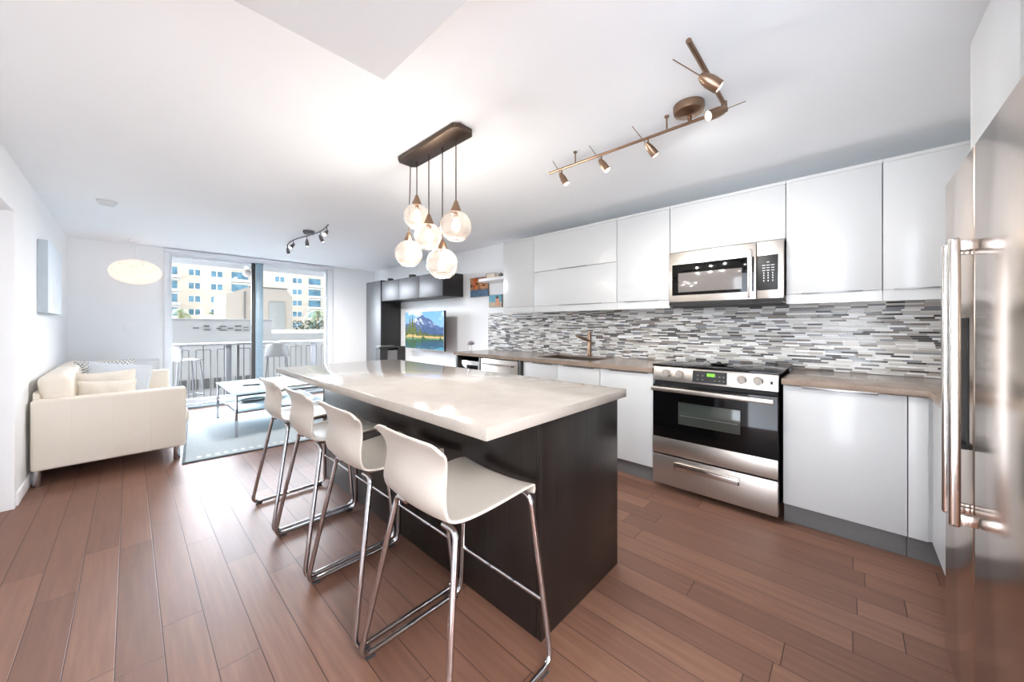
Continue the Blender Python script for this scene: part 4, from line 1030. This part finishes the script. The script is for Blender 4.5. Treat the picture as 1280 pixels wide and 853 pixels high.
for z, nm in ((0.282, 'shelf'), (0.468, 'table_top')):
    rb = B().box(X0 + .0135, X1 - .0135, Y0 - .007, Y0 + .007, z - .012, z + .004).box(X0 + .0135, X1 - .0135, Y1 - .007, Y1 + .007, z - .012, z + .004).box(X0 - .007, X0 + .007, Y0 + .0135, Y1 - .0135, z - .012, z + .004).box(X1 - .007, X1 + .007, Y0 + .0135, Y1 - .0135, z - .012, z + .004)
    tbl.part('rail', rb, 'chrome')
    if nm == 'shelf': tbl.part(nm, B().box(X0 + .014, X1 - .014, Y0 + .008, Y1 - .008, z - .004, z + .004, 0.001), 'table_glass')
    else: tbl.part(nm, B().box(X0 - .02, X1 + .02, Y0 - .02, Y1 + .02, 0.4745, 0.4845, 0.002), 'table_glass')
rm = T('remote_control', 'black remote control on the glass table top', 'remote', (1.05, 5.48, 0.485))
Mr = Matrix.Translation((1.05, 5.48, 0)) @ Matrix.Rotation(math.radians(-18), 4, 'Z')
rm.part('case', B().box(-.09, .09, -.024, .024, 0.4852, 0.503, 0.005, 2, Mr), 'black_plastic')
kb = B()
for i in range(6):
    for j in range(3): kb.box(-.07 + i * .024, -.058 + i * .024, -.016 + j * .012, -.008 + j * .012, 0.5032, 0.505, 0, 2, Mr)
rm.part('buttons', kb, 'plinth_grey')
one('stone_tray', B().lathe([(0.0, 0.0), (0.10, 0.0), (0.135, 0.02), (0.13, 0.026), (0.10, 0.012), (0.0, 0.010)], (1.08, 5.50, 0.2865), 24, cap=False, scale=(1.2, 0.7, 1)), 'stone_dark', 'dark grey oval tray on the lower glass shelf', 'tray')
gt = T('serving_tray', 'small silver tray at the near right end of the coffee table', 'tray', (1.45, 5.0, 0.485))
gt.part('dish', B().box(1.30, 1.60, 4.94, 5.10, 0.4852, 0.489, 0.001).box(1.30, 1.306, 4.94, 5.10, 0.489, 0.51).box(1.594, 1.60, 4.94, 5.10, 0.489, 0.51).box(1.306, 1.594, 4.94, 4.946, 0.489, 0.51).box(1.306, 1.594, 5.094, 5.10, 0.489, 0.51), 'steel_bright')
for x in (1.297, 1.603): gt.part('handle', B().tube(fillet([(x, 4.98, .508), (x, 4.98, .535), (x, 5.06, .535), (x, 5.06, .508)], .012), 0.004, 8), 'steel_bright')

# ------------------------------------------------------------------ balcony
BZ = -0.14
struct('balcony_floor', B().box(-0.9, 4.4, YF + 0.125, 8.62, BZ - 0.2, BZ), 'balcony_tile', 'pale balcony floor outside the sliding door', 'floor')
struct('balcony_ceiling', B().box(-0.9, 4.4, YF + 0.155, 8.62, 2.34, 2.6), 'balcony_paint', 'balcony ceiling slab seen through the sliding door', 'ceiling')
rl = T('balcony_railing', 'grey metal railing with looped bars along the balcony edge', 'railing', (1.6, 8.45, BZ))
rl.part('top_rail', B().box(-0.85, 4.35, 8.425, 8.475, 0.872, 0.905, 0.004), 'rail_paint')
rl.part('bottom_rail', B().box(-0.85, 4.35, 8.437, 8.463, -0.085, -0.055, 0.003), 'rail_paint')
for x in (-0.83, 0.33, 1.405, 2.75, 4.33): rl.part('post', B().box(x - .022, x + .022, 8.43, 8.47, BZ, 0.871, 0.002), 'rail_paint')
for k in range(-5, 12):
    c = 0.905 + k * 0.296
    if c < -0.75 or c > 4.2: continue
    rl.part('bar_loop', B().tube(fillet([(c - .10, 8.45, -.055), (c - .10, 8.45, .806), (c + .10, 8.45, .806), (c + .10, 8.45, -.055)], .012, 3), 0.009, 8), 'rail_paint')
    rl.part('bar', B().tube([(c, 8.45, -.0555), (c, 8.45, .872)], 0.009, 8), 'rail_paint')
bt = T('bar_table', 'long narrow bar-height table along the balcony railing', 'table', (1.6, 8.24, BZ))
bt.part('table_top', B().box(0.30, 2.95, 8.08, 8.41, 0.885, 0.925, 0.004), 'outdoor_plastic')
for x in (1.235, 2.66): bt.part('leg', B().box(x - .04, x + .04, 8.22, 8.30, BZ, 0.8845, 0.003), 'grey_metal')
def out_stool(label):
    t = T('balcony_stool', label, 'stool', (0, 0, 0), 'grey stools on the balcony')
    s = bmesh.new(); n = 14; g = []
    for i in range(n + 1):
        row = []
        for j in range(n + 1):
            u, v = -1 + 2 * i / n, j / n
            if v < 0.55: x, y, z = u * .20 * (1 - .15 * (v / .55 - .5) ** 2), .19 - .36 * v / .55, .795 + .012 * u * u
            else:
                q = (v - .55) / .45
                wv = .20 - .03 * q; x = u * wv; y = -.17 - .05 * q + .14 * abs(u) ** 2.5 * (0.4 + .6 * q); z = .795 + .27 * q * (1 - .25 * u * u) + .012 * u * u
            row.append(s.verts.new((x, y, z)))
        g.append(row)
    for i in range(n):
        for j in range(n): s.faces.new((g[i][j], g[i + 1][j], g[i + 1][j + 1], g[i][j + 1]))
    bmesh.ops.recalc_face_normals(s, faces=s.faces[:])
    o = t.part('seat_shell', s, 'outdoor_plastic', smooth=70); m = o.modifiers.new('t', 'SOLIDIFY'); m.thickness = .012
    for sx in (-1, 1):
        for sy in (-1, 1):
            t.part('leg', B().tube([(sx * .15, sy * .14, .79), (sx * .20, sy * .20, 0.0)], 0.012, 8), 'grey_metal')
    t.part('footrest', B().tube([(sx_ * .186, sy_ * .183, .24) for sx_, sy_ in ((-1, -1), (1, -1), (1, 1), (-1, 1))], 0.008, 8, True), 'grey_metal')
    return t.e
os0 = out_stool('grey plastic balcony stool seen through the left glass pane'); os0.location = (0.62, 7.92, BZ); os0.rotation_euler = (0, 0, math.radians(-75))
copy_thing(os0, (1.90, 7.86, BZ), math.radians(-12), 'grey plastic balcony stool seen through the right glass pane')
bl = T('balcony_lamp', 'round beige lamp under the balcony ceiling', 'lamp', (1.505, 8.2, 2.34))
bl.part('globe', B().ball((1.505, 8.2, 2.215), 0.072, 3), 'balcony_globe', smooth=80)
bl.part('stem', B().cyl((1.505, 8.2, 2.28), (1.505, 8.2, 2.3395), 0.03, 0.04), 'trim_paint')

# ------------------------------------------------------------------ across the street
GZ = -3.0
struct('ground', B().box(-80, 120, 9.2, 220, GZ - 0.3, GZ), 'ground_mat', 'pale ground beyond the balcony', 'ground')
nb = T('rooftop_building', 'low grey building with a slotted parapet just beyond the balcony', 'building', (0, 16, GZ))
nb.part('wall', B().box(-14, 3.01, 13, 22, GZ, 1.395).box(3.012, 14, 13, 22, GZ, 1.005), 'facade_grey', smooth=0)
for (a, b, z0, z1) in ((1.17, 1.30, 1.155, 1.185), (1.40, 1.52, 1.20, 1.235), (1.40, 1.54, 1.105, 1.14), (1.68, 1.78, 1.14, 1.17), (1.74, 1.90, 1.20, 1.225), (1.74, 1.90, 1.09, 1.115), (1.93, 2.05, 1.14, 1.17), (2.09, 2.24, 1.20, 1.24), (2.09, 2.24, 1.085, 1.12), (2.29, 2.41, 1.17, 1.19), (2.29, 2.41, 1.09, 1.11)):
    nb.part('vent_slot', B().box(a, b, 12.97, 12.999, z0, z1), 'facade_shade')
for k in range(7):
    x = 0.90 + k * 0.24
    nb.part('window', B().box(x, x + .15, 12.96, 12.998, -0.52, -0.24), 'facade_shade')
nb.part('coping', B().box(-14, 3.03, 12.94, 13.3, 1.396, 1.43, 0.005), 'facade_grey')
bh = T('stair_bulkhead', 'cream rooftop stair house with a pale grey door', 'building', (5.4, 28, GZ))
bh.part('wall', B().prism([(3.75, GZ), (7.14, GZ), (7.14, 3.03), (6.82, 3.52), (4.82, 3.52), (3.75, 3.03)], 'y', 26, 30), 'stucco', smooth=0)
bh.part('roof_edge', B().box(4.85, 6.85, 25.93, 25.999, 3.50, 3.58), 'facade_shade')
bh.part('door', B().box(5.857, 6.716, 25.94, 25.999, 0.72, 2.71, 0.004), 'door_grey')
bh.part('downpipe', B().cyl((4.65, 25.95, GZ), (4.65, 25.95, 3.25), 0.04, 0.04, 8), 'facade_shade')
rh = T('tiled_house', 'low house with a pale terracotta roof behind the grey parapet', 'house', (4.8, 33, GZ))
rh.part('wall', B().box(3.9, 6.6, 31, 36, GZ, 1.55), 'facade_cream')
rh.part('roof', B().prism([(30.7, 1.551), (36.3, 1.551), (33.5, 1.98)], 'x', 3.75, 6.8), 'terracotta', smooth=0)

ab = T('apartment_building', 'tall cream apartment block with blue windows in the background', 'building', (20, 106, GZ))
ab.part('wall', B().box(-30, 70, 100, 114, GZ, 17.5), 'facade_cream', smooth=0)
def apt_window(x0, x1, z0, z1):
    f = ab.part('window', B().box(x0 - .1, x1 + .1, 99.86, 99.98, z0 - .1, z0).box(x0 - .1, x1 + .1, 99.86, 99.98, z1, z1 + .1).box(x0 - .1, x0, 99.86, 99.98, z0, z1).box(x1, x1 + .1, 99.86, 99.98, z0, z1)
                .box((x0 + x1) / 2 - .1, (x0 + x1) / 2 + .1, 99.86, 99.98, z0, z1), 'facade_white', smooth=0)
    ab.part('pane', B().box(x0, x1, 99.92, 99.97, z0, z1), 'window_blue', under=f)
rows_z = [(11.75, 12.95), (8.95, 10.15), (6.2, 7.4), (3.45, 4.65), (0.7, 1.9)]
for x0, x1 in ((-6.0, -4.2), (-2.4, -0.6), (8.4, 10.2), (12.0, 13.9), (23.8, 25.7), (27.5, 29.5), (38.0, 39.9), (41.5, 43.4)):
    for z0, z1 in rows_z: apt_window(x0, x1, z0, z1)
for x0, x1 in ((3.0, 6.75), (15.4, 18.6), (31.0, 34.0)):
    for z0, z1 in rows_z:
        s_ = ab.part('balcony', B().box(x0 - .3, x1 + .3, 98.5, 99.98, z0 - 1.25, z0 - .25).box(x0 - .3, x1 + .3, 98.5, 99.98, z1 + .55, z1 + .7), 'facade_white', smooth=0)
        ab.part('pane', B().box(x0 + .1, x1 - .1, 99.9, 99.98, z0 - .2, z1 + .2), 'window_blue', under=s_)

def palm(loc, h, r, label, seed):
    rr = random.Random(seed); t = T('palm_tree', label, 'palm', (loc[0], loc[1], GZ), 'palms between the buildings')
    tr = [(loc[0] + 0.25 * math.sin(k / 7), loc[1], GZ + (h - GZ) * k / 10) for k in range(11)]
    t.part('trunk', B().tube(tr, [0.17 - 0.008 * k for k in range(11)], 10), 'palm_trunk')
    top = Vector(tr[-1]); cb = bmesh.new()
    for i in range(20):
        az = rr.uniform(0, 2 * PI); el = rr.uniform(-0.25, 1.25); L = r * rr.uniform(.8, 1.15)
        d = Vector((math.cos(az) * math.cos(el), math.sin(az) * math.cos(el), math.sin(el)))
        p = top.copy(); v = d * L / 10; side = Vector((-math.sin(az), math.cos(az), 0))
        for k in range(10):
            q = p + v; v = v + Vector((0, 0, -0.022 * L)) ; w = 0.24 * r * math.sin(PI * (k + 1.2) / 11.5)
            for sg in (1, -1):
                for m_ in range(2):
                    a = p.lerp(q, m_ / 2); b = p.lerp(q, m_ / 2 + .24)
                    tip = a + side * sg * w + (q - p) * 1.1 + Vector((0, 0, -w * .35))
                    cb.faces.new([cb.verts.new(a), cb.verts.new(b), cb.verts.new(tip)])
            p = q
    t.part('crown', cb, 'palm_leaf', smooth=0)
palm((2.25, 35), 2.15, 1.15, 'green palm crown at the far left of the sliding door view', 1)
palm((4.75, 40), 2.05, 1.35, 'green palm crown above the terracotta roof', 2)
palm((10.75, 33), 2.2, 1.5, 'large green palm crown right of the stair house', 3)
hg = T('hedge', 'dark green shrubs on the terrace below the right palm', 'hedge', (9.3, 28, GZ))
hbm = bmesh.new(); rr = random.Random(5)
for k in range(900):
    p = Vector((rr.uniform(7.6, 11.2), rr.uniform(27.4, 28.8), 0.6 + rr.random() ** 1.5 * 0.95))
    a = Vector((rr.uniform(-1, 1), rr.uniform(-1, 1), rr.uniform(-1, 1))) * 0.11; b = Vector((rr.uniform(-1, 1), rr.uniform(-1, 1), rr.uniform(-1, 1))) * 0.11
    hbm.faces.new([hbm.verts.new(p), hbm.verts.new(p + a), hbm.verts.new(p + a + b), hbm.verts.new(p + b)])
hg.part('foliage', hbm, 'hedge_leaf', smooth=0)
hg.part('planter', B().box(7.5, 11.3, 27.3, 28.9, GZ, 0.75), 'facade_cream')
